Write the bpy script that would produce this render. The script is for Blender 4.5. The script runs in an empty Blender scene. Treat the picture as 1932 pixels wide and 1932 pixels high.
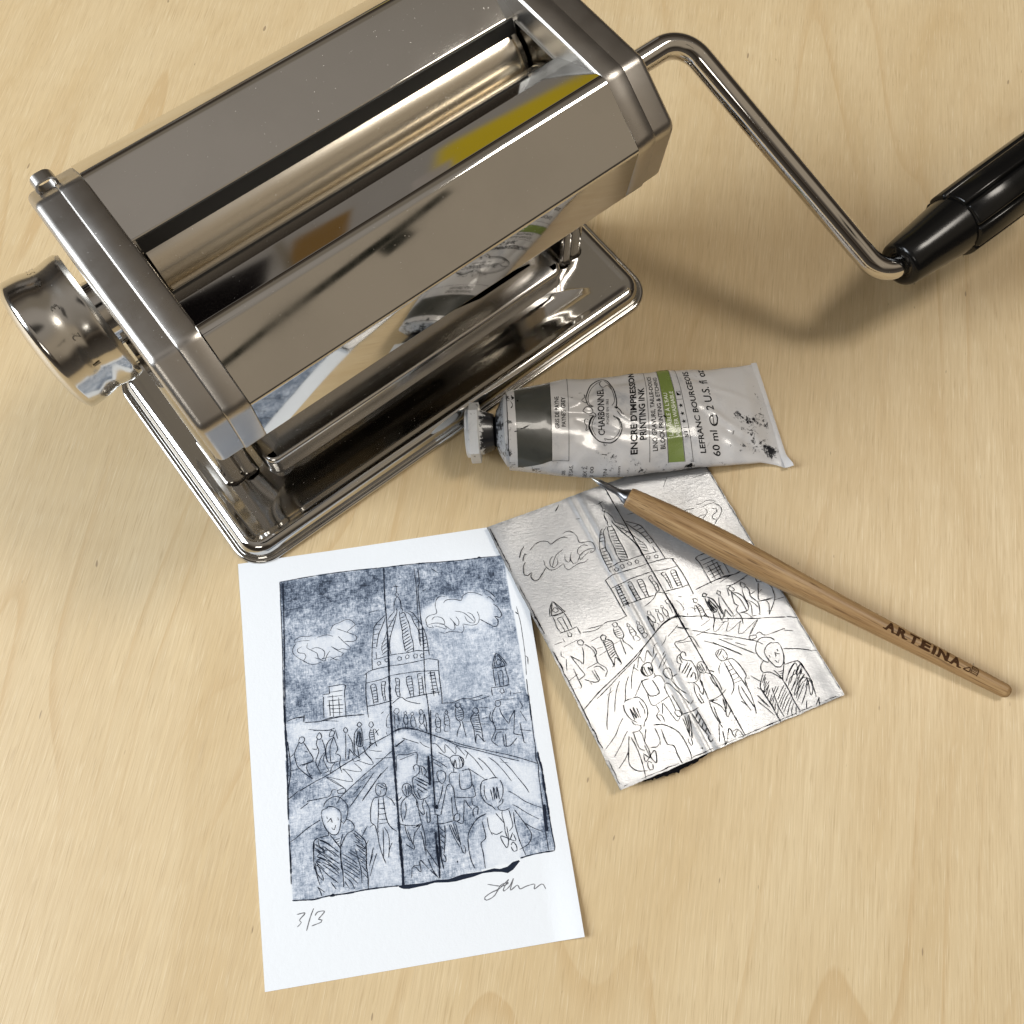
import bpy, bmesh, math, random
import numpy as np
from mathutils import Matrix, Vector, noise as mnoise

random.seed(4)
K = 0.001                      # everything below is written in millimetres
scene = bpy.context.scene
COL = scene.collection

# ------------------------------------------------------------------ camera
cam_d = bpy.data.cameras.new('camera')
cam_d.sensor_fit = 'HORIZONTAL'; cam_d.sensor_width = 36.0
cam_d.lens = 36.0*0.932
cam_d.clip_start = 0.01; cam_d.clip_end = 50.0
cam = bpy.data.objects.new('camera', cam_d); COL.objects.link(cam)
pitch = 1.218
cam.location = (0, 0, 0.400)
cam.rotation_euler = (math.pi/2 - pitch, 0.0, 0.0)
scene.camera = cam

# ------------------------------------------------------------------ world: a dim room with a few darker and warmer areas
world = bpy.data.worlds.new('World'); scene.world = world; world.use_nodes = True
def build_world():
    nt = world.node_tree; nt.nodes.clear(); N = nt.nodes.new; Lk = nt.links.new
    out = N('ShaderNodeOutputWorld'); bg = N('ShaderNodeBackground'); Lk(bg.outputs[0], out.inputs[0])
    tc = N('ShaderNodeTexCoord'); sep = N('ShaderNodeSeparateXYZ'); Lk(tc.outputs['Generated'], sep.inputs[0])
    ramp = N('ShaderNodeValToRGB'); Lk(sep.outputs[2], ramp.inputs[0])
    cr = ramp.color_ramp; cr.elements[0].position = 0.0; cr.elements[0].color = (0.10, 0.085, 0.07, 1)
    cr.elements[1].position = 1.0; cr.elements[1].color = (0.40, 0.36, 0.32, 1)
    for p, c in WORLD_STOPS:
        e = cr.elements.new(p); e.color = (*c, 1)
    cur = ramp.outputs[0]
    def patch(cur, dirv, hw, color, soft=0.06, rot=0.0, along=None):
        # a soft rectangle round the direction dirv, hw = half width / half height
        d = Vector(dirv).normalized(); up = Vector((0, 1, 0)) if abs(d.z) > .8 else Vector((0, 0, 1))
        a = d.cross(up).normalized(); b = a.cross(d).normalized()
        if rot:
            ca, sa = math.cos(rot), math.sin(rot); a, b = a*ca+b*sa, b*ca-a*sa
        if along: a = (Vector(along)-d*Vector(along).dot(d)).normalized(); b = a.cross(d).normalized()
        res = None
        for ax, h in ((a, hw[0]), (b, hw[1])):
            dp = N('ShaderNodeVectorMath'); dp.operation = 'DOT_PRODUCT'; Lk(tc.outputs['Generated'], dp.inputs[0]); dp.inputs[1].default_value = ax
            ab = N('ShaderNodeMath'); ab.operation = 'ABSOLUTE'; Lk(dp.outputs['Value'], ab.inputs[0])
            mr = N('ShaderNodeMapRange'); mr.interpolation_type = 'SMOOTHSTEP'; Lk(ab.outputs[0], mr.inputs[0])
            mr.inputs[1].default_value = h-soft/2; mr.inputs[2].default_value = h+soft/2; mr.inputs[3].default_value = 1; mr.inputs[4].default_value = 0
            if res is None: res = mr.outputs[0]
            else:
                mu = N('ShaderNodeMath'); mu.operation = 'MULTIPLY'; Lk(res, mu.inputs[0]); Lk(mr.outputs[0], mu.inputs[1]); res = mu.outputs[0]
        dp = N('ShaderNodeVectorMath'); dp.operation = 'DOT_PRODUCT'; Lk(tc.outputs['Generated'], dp.inputs[0]); dp.inputs[1].default_value = d
        gt = N('ShaderNodeMath'); gt.operation = 'GREATER_THAN'; Lk(dp.outputs['Value'], gt.inputs[0]); gt.inputs[1].default_value = 0
        mu = N('ShaderNodeMath'); mu.operation = 'MULTIPLY'; Lk(res, mu.inputs[0]); Lk(gt.outputs[0], mu.inputs[1])
        mx = N('ShaderNodeMixRGB'); Lk(mu.outputs[0], mx.inputs[0]); Lk(cur, mx.inputs[1]); mx.inputs[2].default_value = (*color, 1)
        return mx.outputs[0]
    for a in WORLD_PATCHES: cur = patch(cur, *a)
    Lk(cur, bg.inputs[0]); bg.inputs[1].default_value = WORLD_STRENGTH
WORLD_STRENGTH = 1.0
WORLD_STOPS = [(0.46, (0.03, 0.023, 0.017)), (0.50, (0.04, 0.03, 0.022)), (0.56, (0.12, 0.095, 0.07)), (0.60, (0.035, 0.028, 0.022)), (0.72, (0.15, 0.125, 0.10)), (0.86, (0.27, 0.238, 0.20))]
WORLD_PATCHES = [
    ((0.62, -0.30, 0.72), (0.40, 0.30), (0.40, 0.335, 0.255), 0.25),              # lit wall and ceiling beyond the viewer's right shoulder
    ((-0.06, 0.50, 0.86), (0.30, 0.16), (0.24, 0.205, 0.16), 0.16),
    ((0.02, -0.14, 1.0), (0.15, 0.09), (0.012, 0.011, 0.010), 0.05, 0.3),         # photographer and phone overhead
    ((-0.32, 0.91, 0.22), (0.30, 0.16), (0.25, 0.225, 0.20), 0.02),               # back wall with dark, brown and yellow furniture
    ((-0.560, 0.79, 0.250), (0.105, 0.060), (0.005, 0.004, 0.004), 0.004, 0.25),
    ((-0.418, 0.872, 0.262), (0.034, 0.045), (0.17, 0.095, 0.03), 0.010, 0.2),
    ((-0.455, 0.86, 0.25), (0.005, 0.06), (0.14, 0.115, 0.08), 0.003),
    ((-0.185, 0.955, 0.275), (0.115, 0.058), (0.46, 0.335, 0.02), 0.022, 0.12),
    ((-0.300, 0.925, 0.285), (0.022, 0.030), (0.30, 0.26, 0.23), 0.006),
    ((0.545, -0.385, 0.745), (0.150, 0.0095), (0.012, 0.013, 0.009), 0.003, 0.0, (0.16, 0.23, 0.0)),   # a hanging cable
    ((0.600, -0.335, 0.728), (0.020, 0.013), (0.02, 0.02, 0.015), 0.004, 0.0, (0.16, 0.23, 0.0)),
    ((-0.75, 0.0, 0.62), (0.08, 0.06), (0.30, 0.04, 0.03), 0.03),
]
build_world()

# ------------------------------------------------------------------ lamps
def area(name, loc, target, size, energy, color, sizey=None):
    d = bpy.data.lights.new(name, 'AREA'); d.energy = energy; d.color = color
    d.shape = 'RECTANGLE'; d.size = size; d.size_y = sizey or size
    o = bpy.data.objects.new(name, d); COL.objects.link(o); o.location = loc
    o.rotation_euler = (Vector(target)-Vector(loc)).to_track_quat('-Z', 'Y').to_euler()
    return o
area('ceiling_lamp', (1.06, 0.58, 2.0), (0.08, 0.15, 0), 0.46, 20.5, (1.0, 0.93, 0.83), 0.60)
area('window_light', (-2.3, -0.1, 1.5), (0, 0.12, 0), 1.3, 128, (0.86, 0.93, 1.0), 1.6)
area('ceiling_lamp_far', (-0.5, -2.1, 2.3), (0.0, 0.15, 0), 1.1, 9, (1.0, 0.95, 0.86), 0.4)

scene.render.engine = 'CYCLES'
scene.view_settings.view_transform = 'Standard'
scene.view_settings.look = 'None'
scene.view_settings.exposure = -0.16
scene.view_settings.gamma = 1.0
scene.view_settings.use_curve_mapping = False
scene.cycles.max_bounces = 10
scene.cycles.glossy_bounces = 8
scene.cycles.sample_clamp_indirect = 4.0
scene.cycles.caustics_reflective = False
scene.cycles.use_denoising = True

# ------------------------------------------------------------------ drawing and outline data (tenths of a millimetre)
PRINT_O=(-100.784,114.573)
STROKES='37:0,1 87,-3 179,-5 283,-4 349,-2 453,4 602,9 710,20;37:495,5 606,10 702,18 791,25 866,27 974,34;96:860,28 870,25 881,30;81:600,11 614,10;33:0,1 -6,157 -11,305 -19,449 -26,601;51:13,7 3,196 -8,379 -22,602;81:-20,534 -23,621 -25,742 -29,809;59:-29,809 -34,908 -38,990;44:-38,1006 -44,1176;37:-18,684 -15,743 -14,804 -23,843 -30,876;59:-41,1104 -42,1149 -44,1193;29:-44,1193 -46,1230;48:452,4 441,149 439,225 436,299;74:436,299 430,391 420,516 412,668;88:414,600 408,722 402,875 396,1040;96:396,1040 390,1169 388,1242;103:393,1119 390,1231 385,1308;22:583,28 582,113 576,208 571,301 571,357;29:599,30 597,96 588,126 584,247 586,292;59:586,292 582,359 579,395;29:579,395 567,539 568,610 568,692;29:569,624 562,746 556,831;96:543,829 538,913 535,946;33:556,831 548,964 541,1062;110:551,1024 553,1041;37:550,1064 543,1160 535,1264;59:543,829 542,883 541,930;37:576,647 561,797 552,931 547,1024;96:547,1027 552,1041;51:549,1064 548,1128 544,1208 549,1267;74:534,1126 531,1206 531,1264;66:534,1173 533,1237 529,1299;51:-46,1290 -8,1294 37,1299 71,1296 104,1295 170,1297 236,1295 302,1297 368,1301;125:100,1297 110,1295 117,1295;110:368,1303 387,1309 407,1313 447,1312;74:447,1311 487,1310 501,1309 545,1309;29:987,688 981,803 980,861 975,912 980,930 975,980 972,1079 967,1177 966,1263;81:987,883 987,914 992,952 990,1015 991,1072 991,1131;125:978,1090 974,1145 971,1193;44:991,1131 991,1196 993,1255 989,1268;51:852,1275 894,1270 945,1268 989,1269;29:987,295 998,307;18:996,272 1002,341 1002,386 1001,441 999,489 991,568;33:1002,489 1008,498 1005,526;33:989,585 986,639 985,674;26:989,653 983,709 981,755;26:494,88 496,100 495,127;29:482,94 506,100;26:495,125 487,133 495,144 503,136 495,125;26:495,144 487,152 477,178 476,200 473,211;26:495,144 505,159 507,182 506,197 511,202 510,213;22:486,194 485,215 460,251 438,281;22:475,208 451,230 444,241;26:485,215 475,245 460,281 444,323 438,366 441,391;26:434,218 402,242 382,265 374,301 366,344 359,398 356,445;26:435,228 416,266 400,294 389,329 384,351;22:380,370 378,401;22:440,263 431,299 414,333 405,354 406,380;26:497,211 496,249 499,290 498,331 501,372 502,387;26:499,223 516,218 523,241 532,277 534,322 539,356 536,392;26:519,214 542,233 553,269 567,304 566,338 569,375;26:540,218 554,227 572,260 589,297 598,343 599,380 600,420;22:386,254 415,255;22:381,272 406,274;22:377,294 404,294;22:373,316 391,317;22:371,332 385,332;22:366,350 385,355;22:445,248 471,245;22:443,269 465,270;22:441,289 459,292;22:439,311 449,313;22:433,362 444,360;26:497,241 516,237;26:497,256 518,250;26:496,271 522,264;26:500,283 523,272;26:498,298 525,283;26:498,313 525,298;26:499,326 527,313;26:499,341 530,325;26:499,355 532,338;26:499,368 534,351;26:501,382 534,366;26:506,390 536,379;26:544,218 557,232 545,237;26:548,242 565,240;26:554,257 572,255;26:559,273 576,268;26:567,304 585,303;26:568,320 592,320;26:572,339 596,335;26:572,354 597,350;26:572,368 599,365;26:575,384 599,382;26:578,395 601,399;22:406,339 432,321;22:407,354 432,336;22:407,369 430,354;22:403,387 430,369;26:368,401 397,399 430,394 469,393 513,394 549,391 577,397;26:386,412 378,419 383,429 394,425 393,416 386,412;26:419,404 411,412 418,420 427,416 425,406 419,404;26:472,405 465,413 470,422 481,421 482,410 472,405;26:506,402 499,411 502,420 513,418 515,407 506,402;26:540,403 534,410 536,422 547,422 551,409 540,403;26:569,407 561,415 565,424 576,424 577,412 569,407;26:322,458 354,445 425,439 475,440 536,438 584,434 602,435 636,446;26:326,495 387,490 431,480 496,479 539,480 631,489;29:322,460 330,456 324,491 319,537 318,590 319,639;29:634,446 630,512 630,584 627,630;29:320,592 359,591 416,585 427,585;29:480,584 519,582 569,580 628,580;26:354,503 342,508 344,540 348,596;26:354,503 362,507 365,533 365,584;26:347,519 364,519;26:347,534 365,531;26:347,546 365,544;26:348,557 366,556;26:349,570 367,567;26:349,580 365,579;26:384,502 404,501 397,534 397,581;26:387,504 386,547 391,583;26:386,515 400,515;26:387,527 399,527;26:387,540 400,540;26:386,552 398,552;26:386,565 399,563;26:447,494 448,521 442,541 448,571 458,572 458,540 463,501 447,494;26:447,510 462,510;26:446,524 460,524;26:443,538 458,540;26:445,552 459,553;26:514,495 494,497 492,524 498,553 502,582;26:514,495 516,531 514,581;26:494,506 514,506;26:495,519 514,518;26:495,531 515,531;26:499,544 515,543;26:499,557 515,556;26:501,570 516,569;26:557,492 541,492 541,535 539,581;37:558,501 557,537 557,584;22:542,499 556,499;22:542,513 558,512;22:542,528 558,527;22:540,542 556,541;22:540,556 556,555;22:540,571 556,569;26:595,485 596,536 598,594;26:611,491 614,539 618,593;33:583,494 612,495;33:589,506 614,506;33:591,521 616,521;33:589,535 614,535;33:589,549 616,550;33:588,563 614,564;33:588,574 613,574;26:422,597 460,576 482,594 516,609 540,616;26:163,486 234,488 231,523 228,625;26:170,487 169,517;26:141,515 171,516;29:144,524 139,562 138,611;22:170,510 225,510;22:159,528 223,531;22:158,544 218,548;22:153,563 223,570;22:162,578 220,585;22:164,593 217,601;22:165,542 163,608;22:181,523 177,614;22:205,537 203,614;18:165,549 165,605;26:134,623 176,619 229,617 303,623;26:17,593 52,595;26:58,585 52,613;18:196,250 211,227 237,220 270,210 288,217 304,238 292,247 265,266;18:224,244 265,266 300,286 304,301 290,310 251,304;18:138,269 178,264 206,275;18:228,279 247,304 273,334 271,343 237,334 223,337 195,318;18:195,318 222,341 243,355 234,365 213,365 183,375;18:40,276 45,265 71,255 103,260 121,255;18:40,276 76,274 105,278;18:47,281 33,301 33,323 56,348 73,360 94,376 118,383 147,377;18:71,299 52,307 55,322 79,330 85,345 73,362 87,369;18:109,316 131,312 155,323 165,339 159,360 148,366;18:97,288 92,306 109,320 133,338 135,357 145,365;18:120,354 141,365 162,375 171,355 187,335;18:148,366 185,361 205,375 226,382;22:657,190 668,176 683,172 701,177;18:657,190 652,212 654,243 622,249 605,262 605,277 609,296 633,305 627,293;22:690,203 702,193 732,194 767,205 773,189 797,177 826,181 860,200;37:873,175 885,183 898,196 913,218;37:879,214 885,209 898,223 907,238;29:900,246 915,260 927,288 929,300 919,308 898,299;26:897,301 909,319 903,341 888,342 868,328 835,302;18:630,269 643,258 668,264 680,277 682,296 661,289 636,285 609,289;18:660,293 681,300 686,319 665,308 638,297;18:656,327 677,336 695,332 727,338 752,344 761,330 758,311;18:684,304 707,326 722,324 722,298 707,273;18:734,272 744,294 738,312 724,306;18:719,290 731,311;18:732,247 767,260 793,287 808,308;18:772,276 780,300 804,313 813,301 802,273 785,263;18:827,265 832,293 822,317 796,321 759,309;29:880,456 869,473 853,518;29:880,456 900,478 917,509;26:874,459 872,484 862,515 883,519 909,515 896,484 883,464;26:853,518 884,517 920,513;22:885,484 875,492 875,505 889,507 898,497 885,484;26:858,522 856,547 857,576 858,594;26:909,519 910,545 914,570 910,595;22:874,535 894,535 892,567 891,599;22:874,535 875,564 875,597;26:838,596 875,599 915,597;26:838,595 838,630;26:885,604 887,613 889,624 878,628 871,618 877,608;22:915,621 913,642;22:923,636 959,636;26:629,627 671,631 711,622 746,627 800,621;22:739,629 773,638 828,629;22:425,629 434,619 446,623 446,637 434,644 425,634 425,629;22:424,641 425,662 423,686 436,688;22:440,643 441,668 442,687;22:422,690 421,721;22:434,691 437,719;22:403,638 393,654 389,688 401,693;22:465,642 474,636 478,646 469,651 465,642;22:469,651 460,671 466,689 475,691 479,667 473,648;22:466,691 466,710;22:475,694 474,711;22:492,649 502,644 506,653 496,661 492,649;22:496,661 488,682 493,704 508,706 508,678 503,660;26:528,643 537,639 545,652 531,661 528,643;26:532,659 524,681 530,699 542,690 546,659;26:526,702 520,711 537,728;33:549,660 552,692 551,734;26:541,697 551,734;22:599,662 592,674 595,681 604,681 604,668 599,662;26:597,681 590,694 592,719 606,723 611,697 604,682;22:593,698 609,699;22:593,709 607,709;22:592,721 586,737 605,744 606,725;26:641,656 632,669 640,677 646,670 641,656;26:633,675 628,690 626,714 645,720 648,700 643,678;22:629,690 645,689;22:629,702 646,701;22:630,716 621,741 642,744;22:645,718 646,738;26:684,635 679,645 687,657 698,653 700,639 684,635;26:680,655 676,672 676,697 688,711 706,701 707,667 696,654;22:682,670 705,668;22:680,678 705,677;22:681,687 706,686;22:683,696 705,694;22:686,705 700,704;26:688,711 690,727 676,749 669,772;26:699,711 702,739 707,780;37:750,673 758,667 770,673 771,687 761,696 752,684 747,682 750,673;29:754,688 737,703 734,716 741,742 742,770 742,809 752,813;29:769,694 770,725 774,757 773,785 777,810 784,807;22:743,700 768,700;22:737,708 770,710;26:736,715 770,720;26:736,722 769,730;26:739,731 769,739;26:739,740 770,750;26:741,751 772,760;26:742,759 770,771;26:742,808 752,775 777,810;26:849,653 843,668 853,679 866,672 865,656 849,653;26:844,677 826,706 823,734 830,769 810,801 810,815 830,835;33:822,695 814,711 816,732 833,740;26:859,686 865,712 888,754 894,737 920,703;22:830,769 884,776;22:823,734 829,745;26:855,782 834,784 819,813;26:857,791 857,818 857,839 878,842 901,825 912,815;26:868,792 864,840;22:920,703 905,781 904,798 936,808;22:941,709 962,756;29:933,757 936,806 938,838 946,844;29:902,798 937,810;22:929,785 976,798;18:946,672 954,691 945,703;26:895,833 896,845;18:776,670 814,676;18:780,716 808,714;18:702,717 733,721;18:770,736 811,744;18:827,899 861,908;18:860,650 927,658;29:940,681 941,682;29:27,688 32,675 49,676 50,691 37,700 25,691;26:27,695 7,733 8,760 19,796 70,848;26:7,733 -15,750;26:47,698 65,735 78,774 23,786;22:34,788 86,777;22:-23,803 26,797;22:48,732 62,739;22:58,778 50,801 64,837 72,848;22:50,838 72,831;26:113,666 101,685 110,697 121,688 119,674 113,666;26:104,693 97,712 105,741 94,767 89,786 103,826 109,833;26:121,695 129,724 130,752 121,778 138,824;26:78,728 97,733 101,723;22:126,751 107,775 98,801;22:102,836 111,827;22:120,832 141,825;29:157,673 153,690 170,689 175,672 163,667 157,673;29:162,698 144,713 134,739 133,773 144,795 182,794;26:170,692 152,735 149,775 150,796;26:179,666 186,705;26:170,692 182,746 171,761 190,775 184,808 190,841;26:166,798 153,810 142,835;26:220,662 212,675 223,687 229,674 220,662;26:219,688 216,738 210,791 220,793 230,753;26:229,693 243,728 246,770 265,795;26:230,753 248,784;22:192,792 216,797;37:279,650 269,662 280,671 290,662 279,650;33:275,672 257,692 251,726 250,770;37:284,673 288,704 286,734 283,748 269,749 258,734 271,694;44:272,684 266,711 260,737;44:277,688 274,719 266,745;44:282,692 280,727 275,746;26:285,751 294,780 315,811;26:261,748 266,796;26:324,657 317,670 327,682 336,673 332,658 324,657;26:324,685 315,708 316,736 311,762;26:335,687 334,711 336,739 341,760;22:320,691 334,692;22:319,700 335,700;22:319,708 334,709;22:318,719 335,718;22:317,729 334,728;26:338,687 346,699 351,718;26:340,705 357,692;29:312,738 325,746 343,740;29:57,618 92,621 123,623 163,615 229,618 302,624;29:58,586 54,617;26:-15,602 17,594 55,593;22:70,648 144,664 180,659;18:89,656 155,664;18:127,620 196,634;26:372,631 384,624;26:385,708 386,717;29:14,886 80,859 129,843 197,813 251,791 292,770 325,747 398,720;22:9,885 -34,912;33:398,720 424,707 456,702 504,714 537,731 614,771;33:417,711 449,706 494,714 531,729 561,744 600,765 653,791 709,817 786,847 885,885 980,930;26:620,775 665,806 705,823 768,849 817,871 867,892 906,907;22:607,768 633,781;26:176,934 227,898 279,863 353,817 401,786;26:157,957 176,934;26:410,774 455,750;22:416,775 454,752;22:446,742 464,751 511,774;22:516,768 531,786 554,800;22:586,822 631,854;22:697,903 725,928 759,957;22:556,841 585,862 613,887;22:561,859 592,884;22:554,827 570,840;22:692,829 715,855 732,878 756,921;22:742,869 765,893 785,924 803,957 811,960;22:785,873 813,901 841,942 863,981;22:829,883 862,925 887,966 914,1010 926,1036;22:844,1016 872,1037 908,1069 969,1103;22:853,1071 872,1084 905,1112 950,1143;22:892,1149 917,1169 956,1191;22:692,865 706,840;22:563,782 583,790 611,829 618,796 654,839 661,809 691,851;18:329,808 398,813;22:409,869 418,809 458,812 498,810 493,855;18:310,724 292,728;18:238,789 243,806 271,801;18:287,776 306,799 319,825 303,826 254,801;18:242,810 270,845 243,844 193,826 202,834 229,875 215,880 128,850 183,895;18:125,849 154,867 186,895 196,907;18:309,769 336,778 360,782;26:260,963 308,911 347,867;22:206,981 255,929 317,862;18:224,935 261,904;18:263,957 320,896 377,847;18:263,887 299,869;26:41,930 94,928 132,924 145,902 161,905;26:40,930 46,934;26:165,906 167,919 194,920 196,904 179,904 164,909;26:104,962 114,944 142,930 166,932 185,948 200,974 197,1003 188,1025 175,1039;26:93,990 97,975 118,968 122,964 146,969 168,989 170,1015 164,1044 154,1068 140,1075 120,1066 105,1044 97,1020 93,990;33:114,1000 115,1010;33:157,1010 158,1022;26:128,1009 134,1026 127,1022;26:114,1023 132,1009;22:129,1045 138,1056 146,1038;22:165,1021 174,1035;29:-14,1063 25,1038 60,1021 88,1009;22:-39,1074 -11,1062;22:12,955 46,937;29:114,1062 116,1072 79,1076 54,1088 49,1148 48,1190;29:56,1087 48,1162 55,1208 64,1250;29:54,1255 63,1271 68,1291;29:120,1072 135,1094 155,1126 155,1148 153,1206;29:156,1134 154,1163 157,1220 155,1273;26:171,1077 161,1101 156,1133;29:188,1021 208,1034 219,1055 215,1068 190,1077 171,1100 159,1123;29:218,1071 242,1098 258,1129 248,1221;29:257,1131 252,1206 252,1257 249,1294;26:135,1094 158,1091;26:137,1104 154,1100;26:146,1112 157,1107;22:73,1081 73,1101 94,1136 89,1110 136,1155;22:75,1082 107,1100 147,1141;22:57,1098 76,1114 92,1123;22:57,1111 84,1134;22:61,1125 77,1133 63,1144 82,1153 59,1159 78,1172 55,1162 86,1196;22:90,1142 128,1170 147,1185;22:82,1153 120,1178 145,1205;22:100,1178 128,1202;22:57,1175 79,1195;26:53,1166 58,1208 79,1236 77,1217 61,1174;22:60,1097 82,1114 92,1125 121,1132 149,1162;22:58,1119 91,1137 147,1184;22:65,1127 93,1150 145,1206;22:63,1146 101,1171 143,1221;22:81,1168 113,1188 144,1209;22:81,1177 112,1204 143,1231;22:73,1188 97,1217 137,1255;22:108,1247 125,1275;22:54,1255 82,1281;22:75,1083 107,1104 147,1139;22:163,1151 191,1172 216,1195;22:162,1164 196,1192 221,1211;22:162,1177 195,1201 223,1227;22:161,1189 188,1209 222,1240;22:161,1205 193,1229 220,1252;22:162,1218 188,1241 212,1269;22:162,1234 186,1259 197,1286;22:161,1252 178,1283;22:184,1145 215,1169 249,1193;22:194,1140 216,1160;22:214,1140 223,1186 229,1228 227,1269;22:219,1125 253,1159;22:224,1142 252,1171;22:226,1164 251,1190;22:227,1184 251,1209;22:232,1203 252,1235;22:233,1229 253,1257;22:210,1111 239,1128 254,1146;22:210,1077 241,1107;22:216,1090 243,1120;22:221,1107 246,1130;22:219,1123 251,1147;22:242,1101 270,1060;22:247,1147 269,1115;26:324,907 318,922 319,946 335,957 352,954 361,932 357,912 340,906 324,907;33:326,910 342,923 358,932;33:340,909 359,925;22:334,931 337,949 327,947;26:331,959 307,961 292,991 286,1030 287,1053 300,1064 306,1098;26:325,963 320,1012 312,1060 309,1092;26:344,963 345,1016 351,1059 365,1084 384,1100;26:355,958 377,978 388,1003;22:325,985 349,985;22:321,1002 348,1006;22:319,1025 349,1026;22:317,1044 351,1048;22:317,1061 349,1061;26:307,1091 309,1137 319,1186 328,1212;22:330,1082 327,1127 321,1187;22:336,1076 348,1104 349,1137 344,1168;22:361,1138 347,1162 340,1193;26:422,945 427,929 445,923 460,938 459,964 442,975 430,966 422,945;29:437,931 438,967;29:448,929 446,969;29:455,937 452,966;26:420,971 403,985;26:439,974 416,994 408,1032 411,1069;26:430,996 429,1029 417,1060;26:461,964 477,1000 479,1040 484,1083;22:394,1072 426,1084 460,1089 484,1086;26:417,1079 420,1109 430,1143 440,1144;26:484,1086 461,1109 449,1126 441,1164;33:425,1100 435,1140 440,1157;29:413,1153 443,1177 445,1161;26:484,1086 490,1120 491,1158 486,1209;33:477,1114 483,1151 485,1190;26:449,1097 477,1092 459,1095 474,1088;29:481,880 478,863 487,856 500,863 501,887 486,898;29:500,863 517,869 528,891 516,906;26:510,871 510,901;26:491,899 471,906 468,932 471,966 485,991 505,994 530,985;26:517,899 541,930;40:480,914 525,947;40:488,908 533,939;40:482,931 523,964;33:483,948 508,971;29:486,955 482,961 492,989;26:475,990 475,1019 495,1055 500,1040 496,1016 505,994;26:508,998 521,1036 518,1085 508,1087 509,1044;26:568,914 571,898 586,895 603,906 600,932 584,947 575,938 568,914;29:555,935 575,938;26:589,947 576,988 557,1025;26:618,952 603,959 588,997 564,1066;26:618,952 628,980 627,1026 630,1069;22:615,1004 612,1050 611,1096;26:543,1059 563,1071;26:538,1095 565,1099 613,1095;26:627,1069 617,1077 616,1097 634,1096 638,1074 627,1069;26:620,1097 645,1111 655,1073 664,1022;33:629,852 643,844 663,847 682,864 681,884 670,897 646,895 635,877 629,852;33:640,864 640,891 649,862 652,895;33:664,854 667,875 664,896;26:667,848 677,873 675,893;26:638,894 638,908;26:651,913 627,909 617,918 615,948;26:669,909 700,909 704,941 698,977 659,980 655,947 659,918;26:706,968 710,989 704,1018 625,1006;26:627,963 628,1007;26:667,1022 678,1047 689,1062;26:695,1020 695,1047 714,1059 708,1088;26:711,1059 696,1063 692,1079 695,1096;33:551,1103 547,1161 547,1215;29:574,1107 570,1151 557,1213;33:553,1113 571,1132;33:552,1136 568,1154;33:551,1158 565,1176;33:549,1183 561,1198;29:554,1213 562,1227 560,1242 546,1234;33:591,1106 605,1157 623,1198;29:618,1107 623,1150 627,1192;26:598,1107 617,1171;26:608,1105 623,1179;26:627,1195 631,1218 640,1224 643,1204 638,1191;29:773,959 791,956 811,961;29:770,958 748,962 737,980 734,1013 747,1045 771,1065 783,1080;26:751,979 748,1015 755,1039;26:818,969 825,997 818,1032 800,1056;29:786,991 785,1041;29:789,995 794,1039 801,993 804,1043;26:774,999 778,1043;26:818,1042 814,1058 793,1071 796,1082 816,1088 839,1083;26:808,1087 805,1106 809,1136 808,1168;26:781,1093 809,1136;26:835,1088 839,1118 841,1151 825,1168;26:852,1100 851,1149 859,1209 875,1269;26:857,1091 881,1134 907,1184 907,1206 890,1229 854,1243;29:744,1089 708,1101 676,1132 660,1162 656,1209 660,1255 670,1285;29:722,1113 728,1156 727,1182 707,1196 710,1234 710,1291;26:745,1103 746,1143 756,1173;26:754,1163 773,1173 798,1165;33:817,1150 817,1196 805,1229 788,1182 842,1209 839,1183;33:808,1168 818,1202 837,1176;29:823,1222 832,1211 843,1225 843,1245 830,1247 822,1228;96:605,1246 605,1253;22:427,1244 437,1236 456,1239 462,1221 491,1258;22:421,1280 428,1243 442,1245 459,1264 461,1220 482,1245;26:493,1221 506,1264 525,1299;26:489,1182 527,1255;33:496,1263 520,1292;18:15,26 59,18;15:24,93 84,83;15:15,130 77,128;15:179,82 213,122;18:367,195 411,190;18:282,1168 261,1212;18:297,1057 279,1068;26:265,1202 285,1145;22:296,1169 279,1204 261,1249;33:655,39 675,58 682,64;26:606,136 621,131;15:425,828 490,814'
NFRAME=46
PENCIL='37:-33,1342 -2,1342 -25,1364 -18,1373 -35,1387;37:33,1330 16,1363 -1,1406;37:36,1357 47,1346 73,1347 58,1363 48,1372 61,1377 57,1384 20,1392;41:710,1350 764,1365 792,1357 761,1361 730,1395 698,1406 692,1396 717,1383 756,1371 794,1345 771,1373 769,1384 794,1370 813,1345 795,1384 824,1371 833,1386 860,1380 891,1378 888,1395 920,1382 932,1402'
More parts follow.
